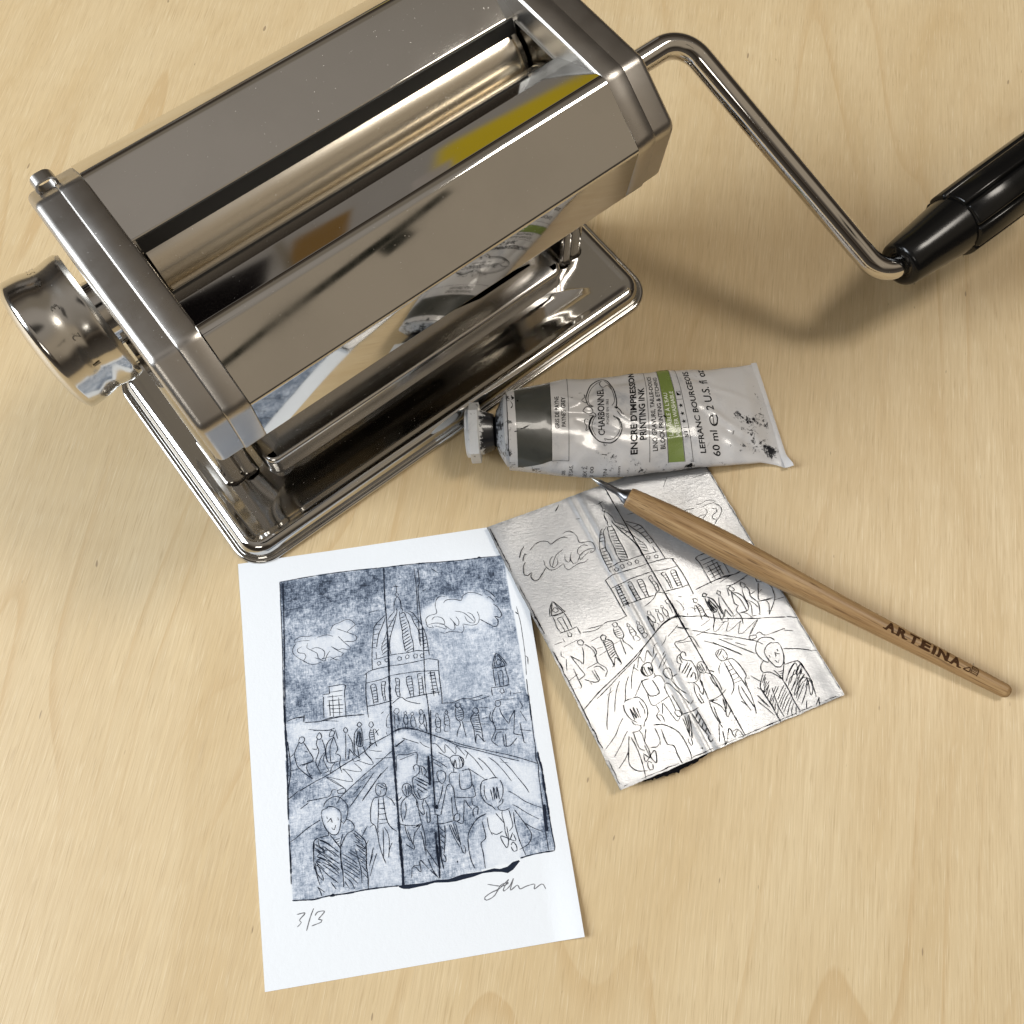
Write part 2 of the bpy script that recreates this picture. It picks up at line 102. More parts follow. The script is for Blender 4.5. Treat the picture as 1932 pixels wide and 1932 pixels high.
TONES='62:0,1 179,-5 349,-2 453,4 602,9 710,20 754,23 866,28 974,34 987,883 991,965 992,1066 993,1164 991,1267 928,1267 852,1275 824,1283 545,1310 494,1308 447,1311 368,1301 236,1295 104,1294 37,1298 -46,1290 -46,1148 -38,990 -31,775 -24,601 -10,305;80:9,6 349,0 449,7 437,118 349,158 240,141 93,149 5,166;60:5,166 240,141 440,130 435,205 374,271 322,429 315,500 135,526 -13,414;66:242,435 325,466 309,627 230,611;62:-10,378 139,473 134,614 -22,601;66:456,9 601,11 578,208 526,215 448,188;78:605,12 754,27 866,32 970,36 997,157 1021,238 946,249 864,176 790,172 761,198 704,178 661,168 595,196 596,96;52:928,247 1031,316 1000,605 922,647 893,480 894,351;42:606,318 894,351 852,583 817,627 633,620 641,442;6:591,225 655,190 683,173 767,203 808,177 861,194 910,244 891,317 824,327 751,322 685,326 657,318 608,300 590,270;12:35,305 48,270 103,260 193,266 211,227 277,215 304,242 272,267 302,301 269,340 227,367 118,383 49,351;26:375,290 434,220 488,194 509,205 560,236 598,343 602,428 636,446 621,625 315,639 326,459 354,445;5:456,287 489,285 492,382 445,386;8:469,495 494,492 495,578 464,573;7:426,589 459,579 534,605 561,616 557,651 426,624;6:174,488 232,491 227,622 141,615 146,524 169,521;24:-19,604 54,616 163,615 408,628 399,714 289,756 182,787 133,800 -15,750;62:12,706 44,694 80,775 27,787 9,754;66:-23,803 86,779 102,836 -33,895;60:112,670 130,752 137,828 103,822;60:164,678 182,787 147,795 138,732;55:223,687 246,770 216,792 217,745;70:277,664 287,745 256,740;10:-34,912 129,846 295,772 401,721 401,752 251,797 16,889;16:128,853 287,776 402,745 402,780 279,863 187,929 153,880;40:449,711 565,743 719,821 980,930 987,688 867,775 634,669 566,645;12:563,780 718,828 978,936 970,1095 893,1060 821,966 763,957 695,899 625,848 559,817;6:417,716 449,711 559,790 554,830 455,750 412,761;28:691,899 763,957 823,970 844,1016 910,1080 968,1108 957,1191 910,1168 856,1078 810,1081 735,960;42:-34,915 49,938 124,899 172,907 97,978 83,1025 -35,1071;34:206,981 397,789 395,874 391,973 343,909 297,959 273,1054 219,1062;50:54,1088 123,1070 176,1078 218,1068 258,1129 247,1287 68,1291 48,1162;45:-47,1289 68,1291 48,1162 51,1085 -14,1065 -39,1077;5:97,975 146,969 170,996 166,1044 154,1068 136,1073 105,1041 95,1000;32:297,959 331,961 358,962 391,1006 392,1088 382,1302 250,1291 259,1131 265,1069;50:415,826 545,819 541,930 529,1060 531,1126 544,1266 389,1242 394,1105;16:413,809 496,818 494,862 474,886 400,958;74:516,858 549,843 545,930 541,1046 513,1074 525,927;74:503,1105 544,1102 544,1266 491,1258;44:620,908 707,912 702,1018 668,1019 652,1112 657,1177 656,1283 544,1266 562,1066 611,951;20:625,848 686,857 681,897 636,894;36:663,1178 744,1090 705,1198 708,1291 669,1285;30:740,960 821,966 817,1039 787,1077 734,1013;5:743,1093 785,1087 853,1097 851,1149 874,1268 824,1283 712,1292 708,1198 729,1179;66:856,1094 908,1203 966,1160 995,1132 989,1267 880,1269 859,1209;80:970,1095 997,1116 992,1261 955,1268'
TORN=[(37.8, 130.3), (39.6, 131.6), (42.9, 131.7), (47.8, 131.6), (50.1, 131.1), (52.4, 130.5), (54.6, 131.1), (56.0, 131.9), (59.0, 132.0), (62.1, 131.7), (65.9, 131.4), (69.7, 130.7), (74.2, 130.9), (77.2, 131.4), (79.4, 132.2), (81.8, 131.2), (83.5, 129.7), (84.8, 128.6), (84.4, 128.1), (81.8, 128.5), (79.7, 129.8), (76.6, 130.2), (74.4, 129.6), (69.8, 130.0), (61.6, 129.9), (56.2, 130.8), (51.7, 130.3), (45.7, 130.6), (39.0, 130.1)]
LOGO='42:425,211 395,196 371,165 355,120 346,82 355,55 376,45;22:425,198 398,182 376,152 361,111 356,78 365,55 381,47;42:425,211 450,192 465,150 475,110 481,64 477,38;24:432,197 452,173 461,135 470,95 470,65 459,46;24:420,198 411,175 425,149 445,168 458,134;75:379,3 363,-19 356,-51 363,-74 372,-92;24:386,-1 375,-20 368,-47 373,-71 384,-92;42:360,-70 376,-97 399,-119 430,-126 460,-125 488,-103 502,-72 501,-45 488,-16 469,-8 465,0;26:470,-20 481,-16 494,-40 494,-69 480,-95 460,-110 438,-112 422,-106 428,-117;26:345,100 339,110 341,91 331,81 326,68 344,60 355,70;26:355,-20 340,-15 336,-32 345,-48 340,-70 354,-61;30:330,25 342,41 354,47 369,39 376,22 364,14 350,15 330,25;30:356,1 370,5 386,-3 386,13 372,22;90:470,40 480,35 485,41;40:481,38 495,25 504,4;25:480,20 492,4 501,-6'
MARKS='120:19,115 26,90 19,83;80:42,73 50,75;40:10,85 23,53 15,35;70:410,-175 434,-179;100:774,-260 792,-243 790,-264;50:692,-18 702,-23 705,-35;50:1004,-106 1014,-97 1006,-115;60:887,197 894,188;35:1157,-9 1186,-13;50:24,-73 39,-71;50:51,-63 77,-53 96,-42'
TUBE=[[-1.79, 179.76, -0.0449, 0.999, 17.72, 31], [1.69, 180.23, -0.0551, 0.9985, 18.46, 30.5], [16.34, 181.85, -0.0164, 0.9999, 21.57, 27], [24.54, 182.97, -0.0005, 1.0, 23.2, 25], [33.92, 183.61, -0.0162, 0.9999, 23.68, 23], [49.56, 184.83, 0.0353, 0.9994, 24.64, 21], [60.89, 186.79, -0.0144, 0.9999, 24.7, 19], [70.16, 188.52, -0.0845, 0.9964, 24.56, 17], [81.19, 190.1, -0.1393, 0.9902, 24.29, 15], [97.24, 192.0, -0.103, 0.9947, 24.24, 11], [109.66, 194.22, -0.1354, 0.9908, 24.76, 6.5], [115.5, 194.92, -0.1479, 0.989, 25.91, 3.0], [119.56, 194.76, -0.1932, 0.9812, 27.41, 1.2]]

# ------------------------------------------------------------------ small helpers
def smooth_by_angle(bm, ang=35):
    bm.normal_update()
    a = math.radians(ang)
    for f in bm.faces: f.smooth = True
    for e in bm.edges:
        if len(e.link_faces) == 2:
            if e.calc_face_angle(0) > a: e.smooth = False
def link_mesh(name, bm, mat, parent=None, ang=35, sharp=True, mats=None):
    if sharp: smooth_by_angle(bm, ang)
    me = bpy.data.meshes.new(name)
    bmesh.ops.scale(bm, vec=(K, K, K), verts=bm.verts)
    bm.to_mesh(me); bm.free()
    for m in (mats or [mat]): me.materials.append(m)
    o = bpy.data.objects.new(name, me); COL.objects.link(o)
    if parent is not None: o.parent = parent
    return o
def empty(name, loc_mm, rz, label, cat):
    o = bpy.data.objects.new(name, None); COL.objects.link(o)
    o.location = (loc_mm[0]*K, loc_mm[1]*K, loc_mm[2]*K); o.rotation_euler = (0, 0, rz)
    o.empty_display_size = 0.02
    o['label'] = label; o['category'] = cat
    return o
def round_poly(pts, rad, seg=5):
    """rounded corners of a closed 2-D polygon; rad may be a list"""
    n = len(pts); out = []
    for i in range(n):
        r = rad[i] if isinstance(rad, (list, tuple)) else rad
        p = Vector(pts[i]); a = Vector(pts[i-1]); b = Vector(pts[(i+1) % n])
        da = (a-p).normalized(); db = (b-p).normalized()
        ang = da.angle(db)
        if r <= 0 or ang > math.pi-0.02: out.append(p.copy()); continue
        t = min(r/math.tan(ang/2), (a-p).length*.48, (b-p).length*.48); rr = t*math.tan(ang/2)
        c = p+(da+db).normalized()*(rr/math.sin(ang/2))
        s0 = p+da*t-c; s1 = p+db*t-c
        tot = s0.angle(s1); sg = 1 if s0.x*s1.y-s0.y*s1.x > 0 else -1
        for k in range(seg+1):
            th = sg*tot*k/seg; ca, sa = math.cos(th), math.sin(th)
            out.append(c+Vector((s0.x*ca-s0.y*sa, s0.x*sa+s0.y*ca)))
    return out
def inset_poly(pts, d):
    n = len(pts); out = []
    area2 = sum(pts[i-1].x*pts[i].y-pts[i].x*pts[i-1].y for i in range(n)); sg = 1 if area2 > 0 else -1
    for i in range(n):
        t1 = (pts[i]-pts[i-1]).normalized(); t2 = (pts[(i+1) % n]-pts[i]).normalized()
        n1 = Vector((-t1.y, t1.x))*sg; n2 = Vector((-t2.y, t2.x))*sg
        m = (n1+n2); m = m/max(m.length_squared/2, .3) if m.length > 0 else n1
        out.append(pts[i]+m*d)
    return out
def loft(bm, rings, cap0=True, cap1=True, closed=True):
    vr = [[bm.verts.new(p) for p in r] for r in rings]
    n = len(vr[0])
    for a, b in zip(vr, vr[1:]):
        for i in range(n if closed else n-1):
            j = (i+1) % n
            try: bm.faces.new((a[i], a[j], b[j], b[i]))
            except ValueError: pass
    if cap0: bm.faces.new(vr[0][::-1])
    if cap1: bm.faces.new(vr[-1])
    return vr
def fix_normals(bm): bmesh.ops.recalc_face_normals(bm, faces=bm.faces)
def lathe(bm, prof, axis_m, seg=48, cap0=True, cap1=True, rad_fn=None):
    rings = []
    for k, (x, r) in enumerate(prof):
        ring = []
        for i in range(seg):
            t = 2*math.pi*i/seg
            rr = r if rad_fn is None else rad_fn(x, r, t)
            ring.append(axis_m @ Vector((x, rr*math.cos(t), rr*math.sin(t))))
        rings.append(ring)
    loft(bm, rings, cap0, cap1)
def axis_matrix(origin, direction, up=(0, 0, 1)):
    d = Vector(direction).normalized(); y = Vector(up).cross(d).normalized(); z = d.cross(y)
    m = Matrix((d, y, z)).transposed().to_4x4(); m.translation = Vector(origin); return m
def catmull(pts, step):
    if len(pts) < 2: return pts
    P = [Vector(p) for p in pts]
    if len(P) == 2:
        n = max(1, int((P[1]-P[0]).length/step)); return [P[0].lerp(P[1], i/n) for i in range(n+1)]
    Q = [P[0]*2-P[1]]+P+[P[-1]*2-P[-2]]; out = []
    for i in range(1, len(Q)-2):
        p0, p1, p2, p3 = Q[i-1:i+3]; n = max(1, int((p2-p1).length/step))
        for k in range(n):
            t = k/n
            out.append(0.5*((2*p1)+(p2-p0)*t+(2*p0-5*p1+4*p2-p3)*t*t+(3*p1-p0-3*p2+p3)*t**3))
    out.append(Q[-2]); return out
def ribbon(bm, pts2, width, surf, lift, step=0.8, jitter=0.25, taper=True):
    """pen or ink line of the given width lying on surf(x, y)"""
    c = catmull([(p[0], p[1]) for p in pts2], step)
    n = len(c); prev = None
    for i, p in enumerate(c):
        t = (c[min(i+1, n-1)]-c[max(i-1, 0)])
        if t.length < 1e-6: continue
        t.normalize(); nrm = Vector((-t.y, t.x))
        w = width/2*(1+jitter*mnoise.noise(Vector((p.x*.7, p.y*.7, width*9)))*1.6)
        if taper and (i == 0 or i == n-1): w *= .55
        a = bm.verts.new(surf(p.x+nrm.x*w, p.y+nrm.y*w, lift)); b = bm.verts.new(surf(p.x-nrm.x*w, p.y-nrm.y*w, lift))
        if prev: bm.faces.new((prev[0], prev[1], b, a))
        prev = (a, b)
def decode(s):
    out = []
    for item in s.split(';'):
        h, b = item.split(':'); out.append((int(h)/100, [(int(q.split(',')[0])/10, int(q.split(',')[1])/10) for q in b.split()]))
    return out
def text_tris(txt, bold=0.0, shear=0.0, spacing=1.0):
    cu = bpy.data.curves.new('t', 'FONT'); cu.body = txt; cu.size = 1.0; cu.offset = bold; cu.shear = shear; cu.space_character = spacing
    cu.resolution_u = 3
    o = bpy.data.objects.new('t', cu); COL.objects.link(o)
    dg = bpy.context.evaluated_depsgraph_get(); dg.update()
    me = bpy.data.meshes.new_from_object(o.evaluated_get(dg))
    bm = bmesh.new(); bm.from_mesh(me)
    bpy.data.objects.remove(o); bpy.data.curves.remove(cu); bpy.data.meshes.remove(me)
    bmesh.ops.triangulate(bm, faces=bm.faces)
    return bm
def put_text(dst, txt, fn, x0, x1, y0, y1, maxedge=0.8, **kw):
    """text fitted into x0..x1, y0..y1 of the map fn(x, y)"""
    bm = text_tris(txt, **kw)
    xs = [v.co.x for v in bm.verts]; ys = [v.co.y for v in bm.verts]
    ax, bx, ay, by = min(xs), max(xs), 0.0, (0.73 if kw.get('cap', True) else max(ys))
    for v in bm.verts:
        v.co.x = x0+(v.co.x-ax)/(bx-ax)*(x1-x0); v.co.y = y0+(v.co.y-ay)/(by-ay)*(y1-y0); v.co.z = 0
    for _ in range(5):
        es = [e for e in bm.edges if e.calc_length() > maxedge]
        if not es: break
        bmesh.ops.subdivide_edges(bm, edges=es, cuts=1); bmesh.ops.triangulate(bm, faces=bm.faces)
    mp = {}
    for v in bm.verts: mp[v] = dst.verts.new(fn(v.co.x, v.co.y))
    for f in bm.faces:
        try: dst.faces.new([mp[v] for v in f.verts])
        except ValueError: pass
    bm.free()

# ------------------------------------------------------------------ materials
class NT:
    def __init__(s, name):
        s.m = bpy.data.materials.new(name); s.m.use_nodes = True; s.t = s.m.node_tree; s.b = s.t.nodes['Principled BSDF']
    def n(s, typ, **kw):
        o = s.t.nodes.new(typ)
        for k, v in kw.items():
            if k.startswith('i_'):
                key = k[2:]; key = int(key) if key.isdigit() else key
                o.inputs[key].default_value = v
            else: setattr(o, k, v)
        return o
    def l(s, a, b): s.t.links.new(a, b)
    def coords(s, scale=(1, 1, 1), rot=(0, 0, 0), kind='Object'):
        tc = s.n('ShaderNodeTexCoord'); mp = s.n('ShaderNodeMapping'); s.l(tc.outputs[kind], mp.inputs[0])
        mp.inputs['Scale'].default_value = scale; mp.inputs['Rotation'].default_value = rot; return mp.outputs[0]
    def noise(s, vec, scale, detail=4, rough=.55, dist=0.0):
        o = s.n('ShaderNodeTexNoise'); s.l(vec, o.inputs['Vector']); o.inputs['Scale'].default_value = scale
        o.inputs['Detail'].default_value = detail; o.inputs['Roughness'].default_value = rough; o.inputs['Distortion'].default_value = dist
        return o.outputs['Fac']
    def rng(s, x, a, b, c=0.0, d=1.0, smooth=False):
        o = s.n('ShaderNodeMapRange'); s.l(x, o.inputs[0])
        if smooth: o.interpolation_type = 'SMOOTHSTEP'
        for i, v in zip((1, 2, 3, 4), (a, b, c, d)): o.inputs[i].default_value = v
        return o.outputs[0]
    def math(s, op, a, b=None):
        o = s.n('ShaderNodeMath'); o.operation = op
        for i, v in ((0, a), (1, b)):
            if v is None: continue
            if isinstance(v, (int, float)): o.inputs[i].default_value = v
            else: s.l(v, o.inputs[i])
        return o.outputs[0]
    def mix(s, f, a, b, mode='MIX'):
        o = s.n('ShaderNodeMixRGB'); o.blend_type = mode
        for i, v in ((0, f), (1, a), (2, b)):
            if isinstance(v, (int, float)): o.inputs[i].default_value = v
            elif isinstance(v, tuple): o.inputs[i].default_value = (*v, 1)
            else: s.l(v, o.inputs[i])
        return o.outputs[0]
    def bump(s, h, strength, dist, prev=None):
        o = s.n('ShaderNodeBump'); s.l(h, o.inputs['Height']); o.inputs['Strength'].default_value = strength; o.inputs['Distance'].default_value = dist
        if prev is not None: s.l(prev, o.inputs['Normal'])
        s.l(o.outputs[0], s.b.inputs['Normal']); return o.outputs[0]
    def set(s, **kw):
        for k, v in kw.items():
            k = k.replace('_', ' ')
            if isinstance(v, tuple) and len(v) == 3: v = (*v, 1)
            if isinstance(v, (int, float, tuple)): s.b.inputs[k].default_value = v
            else: s.l(v, s.b.inputs[k])

def mat_wood():
    m = NT('birch_tabletop')
    R = math.radians(9)
    tc = m.n('ShaderNodeTexCoord')
    rot = m.n('ShaderNodeMapping'); m.l(tc.outputs['Object'], rot.inputs[0]); rot.inputs['Rotation'].default_value = (0, 0, R)
    def st(sx, sy):
        mp = m.n('ShaderNodeMapping'); m.l(rot.outputs[0], mp.inputs[0]); mp.inputs['Scale'].default_value = (sx, sy, 1); return mp.outputs[0]
    # wide figure of the rotary-cut veneer: warped bands
    warp = m.noise(st(1, .5), 5.0, 3, .5)
    sep = m.n('ShaderNodeSeparateXYZ'); m.l(st(1, 1), sep.inputs[0])
    xw = m.math('ADD', m.math('MULTIPLY', sep.outputs[0], 26.0), m.math('MULTIPLY', warp, 7.0))
    wn = m.n('ShaderNodeTexNoise'); wn.noise_dimensions = '1D'; m.l(xw, wn.inputs['W']); wn.inputs['Scale'].default_value = 1.0; wn.inputs['Detail'].default_value = 3; wn.inputs['Roughness'].default_value = .6
    band = wn.outputs['Fac']
    fine = m.noise(st(1000, 26), 1.0, 5, .62)
    pores = m.noise(st(1900, 65), 1.0, 2, .5)
    pores2 = m.noise(st(1700, 60), 1.3, 2, .5)
    fig = m.noise(st(1.6, .6), 9.0, 4, .6, 1.2)
    arcs = m.n('ShaderNodeTexWave'); arcs.wave_type = 'RINGS'; arcs.rings_direction = 'SPHERICAL'
    mp = m.n('ShaderNodeMapping'); m.l(rot.outputs[0], mp.inputs[0]); mp.inputs['Scale'].default_value = (9, 2.2, 1); mp.inputs['Location'].default_value = (-.9, .25, 0)
    m.l(mp.outputs[0], arcs.inputs['Vector']); arcs.inputs['Scale'].default_value = 1.3; arcs.inputs['Distortion'].default_value = 7.0; arcs.inputs['Detail'].default_value = 3; arcs.inputs['Detail Scale'].default_value = .8
    c = m.mix(m.rng(band, .32, .72), (0.665, 0.512, 0.298), (0.575, 0.418, 0.218))
    c = m.mix(m.rng(fig, .35, .7, 0, .45), c, (0.720, 0.590, 0.375))
    # growth-ring contours: thin darker lines of a slowly varying, stretched field
    cf = m.noise(st(1.0, .15), 7.5, 2.0, .5, .15)
    fr = m.math('FRACT', m.math('MULTIPLY', m.math('ADD', cf, m.math('MULTIPLY', sep.outputs[0], .35)), 15.0))
    ln = m.math('MULTIPLY', m.rng(fr, 0.0, .22, 1, 0, True), m.rng(fr, 0.0, .02, 0, 1))
    msk = m.rng(m.noise(st(1, .5), 11, 2, .5), .42, .62, .10, .60)
    c = m.mix(m.math('MULTIPLY', ln, msk), c, (0.50, 0.325, 0.145))
    c = m.mix(m.rng(fine, .28, .72, 0, .66), c, (0.50, 0.365, 0.20))
    c = m.mix(m.rng(pores, .58, .74, 0, .50), c, (0.38, 0.26, 0.13))
    c = m.mix(m.rng(pores2, .58, .74, 0, .42), c, (0.78, 0.66, 0.45))
    fleck = m.noise(st(330, 90), 1.0, 1, .5)
    c = m.mix(m.rng(fleck, .775, .80, 0, .6), c, (0.16, 0.10, 0.06))
    m.set(Base_Color=c, Roughness=m.rng(fine, .3, .7, .38, .55), Specular_IOR_Level=.45)
    h = m.math('ADD', m.math('MULTIPLY', fine, 1.0), m.math('MULTIPLY', pores, .7))
    m.bump(h, .35, .00018)
    return m.m
def mat_steel(name, color=(0.60, 0.565, 0.52), rough=.10, brush=None, wave=.0, wave_scale=18, smudge=.12, spots=True):
    m = NT(name)
    co = m.coords()
    sm = m.noise(co, 28, 5, .6)
    dust = m.noise(co, 1400, 2, .5)
    r = m.rng(sm, .35, .75, rough, rough+smudge)
    c = m.mix(m.rng(sm, .42, .72, 0, .30), color, tuple(x*.78 for x in color))
    if spots:
        c = m.mix(m.rng(dust, .745, .78, 0, .5), c, (0.85, 0.83, 0.8))
        r = m.math('ADD', r, m.rng(dust, .735, .78, 0, .3))
    m.set(Metallic=1.0, Roughness=r, Base_Color=c)
    prev = None
    if wave:
        w = m.noise(m.coords((1, 1.6, 1.6)), wave_scale, 2, .45)
        prev = m.bump(w, .5, wave)
    if brush:
        b = m.noise(m.coords(brush), 1.0, 3, .6)
        m.bump(b, .16, .00006, prev)
    return m.m
def mat_plain(name, color, rough=.5, metallic=0.0, **kw):
    m = NT(name); co = m.coords(); n = m.noise(co, 260, 3, .6)
    c = m.mix(m.rng(n, .3, .7, 0, .12), color, tuple(min(1, x*.8) for x in color))
    m.set(Base_Color=c, Roughness=rough, Metallic=metallic, **kw); return m.m
def mat_paper():
    m = NT('cotton_paper_with_tone')
    at = m.n('ShaderNodeAttribute', attribute_name='tone'); tone = at.outputs['Fac']
    co = m.coords((1, 1, 1))
    grain = m.noise(co, 900, 4, .65)
    pa = m.coords((1, 5, 1), (0, 0, .75)); s1 = m.noise(pa, 420, 5, .8)
    pb = m.coords((5, 1, 1), (0, 0, .35)); s2 = m.noise(pb, 380, 5, .8)
    big = m.noise(co, 75, 4, .6)
    blot = m.noise(co, 480, 6, .85)
    v = m.math('ADD', m.math('MULTIPLY', s1, .5), m.math('MULTIPLY', s2, .5))
    v = m.math('ADD', m.math('MULTIPLY', v, .8), m.math('MULTIPLY', blot, .55))
    v = m.math('ADD', v, m.math('MULTIPLY', big, .35))            # about .85 on average
    v = m.rng(v, .68, 1.02, -.60, .60)
    t = m.math('ADD', tone, m.math('MULTIPLY', v, m.rng(tone, 0.02, .5, 0, .85)))
    t = m.rng(t, 0.0, 1.0, 0.0, 1.0)
    ramp = m.n('ShaderNodeValToRGB'); m.l(t, ramp.inputs[0]); cr = ramp.color_ramp
    cr.elements[0].position = 0; cr.elements[0].color = (0.76, 0.78, 0.805, 1)
    cr.elements[1].position = 1; cr.elements[1].color = (0.020, 0.028, 0.046, 1)
    for p, c in ((.25, (0.55, 0.59, 0.66)), (.5, (0.30, 0.345, 0.42)), (.75, (0.105, 0.135, 0.19))):
        e = cr.elements.new(p); e.color = (*c, 1)
    m.set(Base_Color=ramp.outputs[0], Roughness=.75, Specular_IOR_Level=.25)
    m.bump(m.math('ADD', grain, m.noise(co, 300, 3, .5)), .28, .00025)
    return m.m
def mat_plate():
    m = NT('silver_foil_board')
    co = m.coords(); fib = m.noise(m.coords((1, 2.6, 1), (0, 0, .35)), 420, 4, .65, .6); mott = m.noise(co, 160, 4, .6)
    big = m.noise(co, 22, 3, .5)
    at = m.n('ShaderNodeAttribute', attribute_name='smear'); sm = at.outputs['Fac']
    c = m.mix(m.rng(mott, .45, .72, 0, .30), (0.72, 0.735, 0.76), (0.50, 0.525, 0.56))
    sme = m.math('MULTIPLY', sm, m.rng(mott, .3, .62, .35, 1.0))
    c = m.mix(sme, c, (0.10, 0.11, 0.125))
    m.set(Base_Color=c, Metallic=.86, Roughness=m.rng(big, .3, .7, .40, .47))
    m.bump(m.math('ADD', fib, m.math('MULTIPLY', mott, .5)), .42, .0003)
    return m.m
def mat_tube(name, base, stain=(0.16, 0.20, 0.27), amt=.6, ink_end=False, rough=.24):
    m = NT(name); co = m.coords()
    n1 = m.noise(co, 42, 6, .72, .4); n2 = m.noise(co, 170, 5, .75, .5)
    k1 = m.rng(n1, .46, .70, 0, 1); k = m.math('MULTIPLY', k1, m.rng(n2, .38, .68, .1, 1))
    c = m.mix(m.math('MULTIPLY', k, amt), base, stain)
    n3 = m.noise(co, 95, 4, .6, .8)
    k3 = m.math('MULTIPLY', m.rng(n3, .68, .715), m.rng(n1, .45, .6))
    c = m.mix(m.math('MULTIPLY', k3, .9*min(1, amt*1.4)), c, (0.012, 0.014, 0.018))
    if ink_end:
        at = m.n('ShaderNodeAttribute', attribute_name='ink')
        n4 = m.noise(co, 620, 4, .7)
        e = m.math('ADD', at.outputs['Fac'], m.math('ADD', m.rng(n2, .3, .7, -.42, .42), m.rng(n4, .3, .7, -.16, .16)))
        c = m.mix(m.rng(e, .42, .58), c, (0.012, 0.013, 0.017))
    m.set(Base_Color=c, Roughness=m.math('ADD', m.math('MULTIPLY', k, .25), rough), Specular_IOR_Level=.5, Coat_Weight=.35, Coat_Roughness=.08)
    m.bump(m.noise(co, 60, 2, .5), .25, .0006)
    return m.m
def mat_pen_wood():
    m = NT('oiled_beech_handle')
    f = m.noise(m.coords((16, 560, 560)), 1.0, 5, .7); p = m.noise(m.coords((45, 1500, 1500)), 1.0, 3, .6); big = m.noise(m.coords((12, 110, 110)), 1.0, 3, .5, .5)
    c = m.mix(m.rng(big, .3, .7), (0.45, 0.30, 0.145), (0.34, 0.21, 0.095))
    c = m.mix(m.rng(f, .38, .66, 0, .8), c, (0.20, 0.105, 0.04))
    c = m.mix(m.rng(p, .54, .68, 0, .8), c, (0.10, 0.05, 0.02))
    m.set(Base_Color=c, Roughness=.42, Specular_IOR_Level=.4); m.bump(f, .25, .0001); return m.m
def mat_ink(name, color, rough=.5):
    m = NT(name); m.set(Specular_IOR_Level=.08); n = m.noise(m.coords(), 800, 3, .6)
    c = m.mix(m.rng(n, .35, .75, 0, .4), color, tuple(x*1.9 for x in color)); m.set(Base_Color=c, Roughness=rough); return m.m

M_WOOD = mat_wood()
M_CHROME = mat_steel('polished_steel_sheet', (0.58, 0.565, 0.54), .05, None, .0004, 14, .07)
M_BODY = mat_steel('polished_body_panel', (0.62, 0.605, 0.575), .03, None, .0005, 9, .07)
M_BRUSH = mat_steel('brushed_steel_housing', (0.47, 0.445, 0.415), .26, (900, 40, 900), .0004, 30, .14)
M_ROLL = mat_steel('satin_steel_roller', (0.70, 0.645, 0.55), .20, (700, 2200, 2200), 0, 10, .06)
M_BASE = mat_steel('polished_base_sheet', (0.60, 0.59, 0.57), .045, None, .0002, 16, .07)
M_TUBEBAR = mat_steel('chromed_crank_rod', (0.70, 0.68, 0.65), .035, None, 0, 20, .04)
M_SATIN = mat_steel('dull_aluminium_tray', (0.70, 0.69, 0.68), .17, (10, 500, 500), .0004, 12, .1)
M_BLACK = mat_plain('black_plastic', (0.004, 0.004, 0.004), .20, Specular_IOR_Level=.35)
M_BEAR = mat_steel('dark_bearing_plate', (0.10, 0.092, 0.08), .12, None, .0003, 16, .1)
M_KNOB = mat_steel('satin_chrome_knob', (0.66, 0.64, 0.60), .10, None, .0003, 16, .10)
M_DARK = mat_plain('gap_shade', (0.012, 0.011, 0.010), .5)
M_PAPER = mat_paper()
M_INK = mat_ink('printing_ink', (0.012, 0.017, 0.030), .6)
M_PENCIL = mat_ink('pencil_graphite', (0.13, 0.13, 0.14), .5)
M_PLATE = mat_plate()
M_SCRATCH = mat_ink('ink_in_scratches', (0.012, 0.012, 0.015), .8)
M_TUBE = mat_tube('white_tube_laminate', (0.66, 0.655, 0.66), amt=.62, ink_end=True)
M_SHOULDER = mat_tube('inky_tube_shoulder', (0.50, 0.52, 0.55), (0.05, 0.06, 0.08), .9, True, .35)
M_CAP = mat_tube('white_cap_plastic', (0.70, 0.71, 0.72), (0.1, 0.11, 0.13), .5, True, .35)
M_GREYBAND = mat_tube('dark_grey_label', (0.060, 0.064, 0.058), (0.01, 0.01, 0.012), .8, rough=.34)
M_GREEN = mat_tube('green_label', (0.20, 0.27, 0.07), (0.06, 0.09, 0.04), .3)
M_LABEL = mat_ink('black_label_print', (0.012, 0.012, 0.013), .35)
M_WHITEPRINT = mat_plain('white_label_print', (0.80, 0.83, 0.72), .4)
M_PENWOOD = mat_pen_wood()
M_BURN = mat_ink('burnt_lettering', (0.045, 0.020, 0.008), .7)
M_GUN = mat_steel('dark_tool_steel', (0.17, 0.17, 0.175), .26, None, 0, 20, .1, False)
M_TIP = mat_steel('bare_steel_tip', (0.42, 0.41, 0.38), .25, None, 0, 20, .1, False)

# ------------------------------------------------------------------ the table
bm = bmesh.new()
bmesh.ops.create_grid(bm, x_segments=2, y_segments=2, size=900)
bmesh.ops.translate(bm, verts=bm.verts, vec=(0, 300, 0))
tab = link_mesh('tabletop', bm, M_WOOD)
tab['kind'] = 'structure'; tab['label'] = 'pale birch plywood tabletop under everything'

# ------------------------------------------------------------------ the rolling machine
MT = 0.661
machine = empty('rolling_machine', (-54.407, 229.926, 0), MT,
    'shiny stainless steel pasta style rolling machine with crank, standing at the top', 'rolling machine')
H1, H2, H3 = 146.65, 131.05, 103.2
def L(u, v, z): return Vector((u, -v, z))

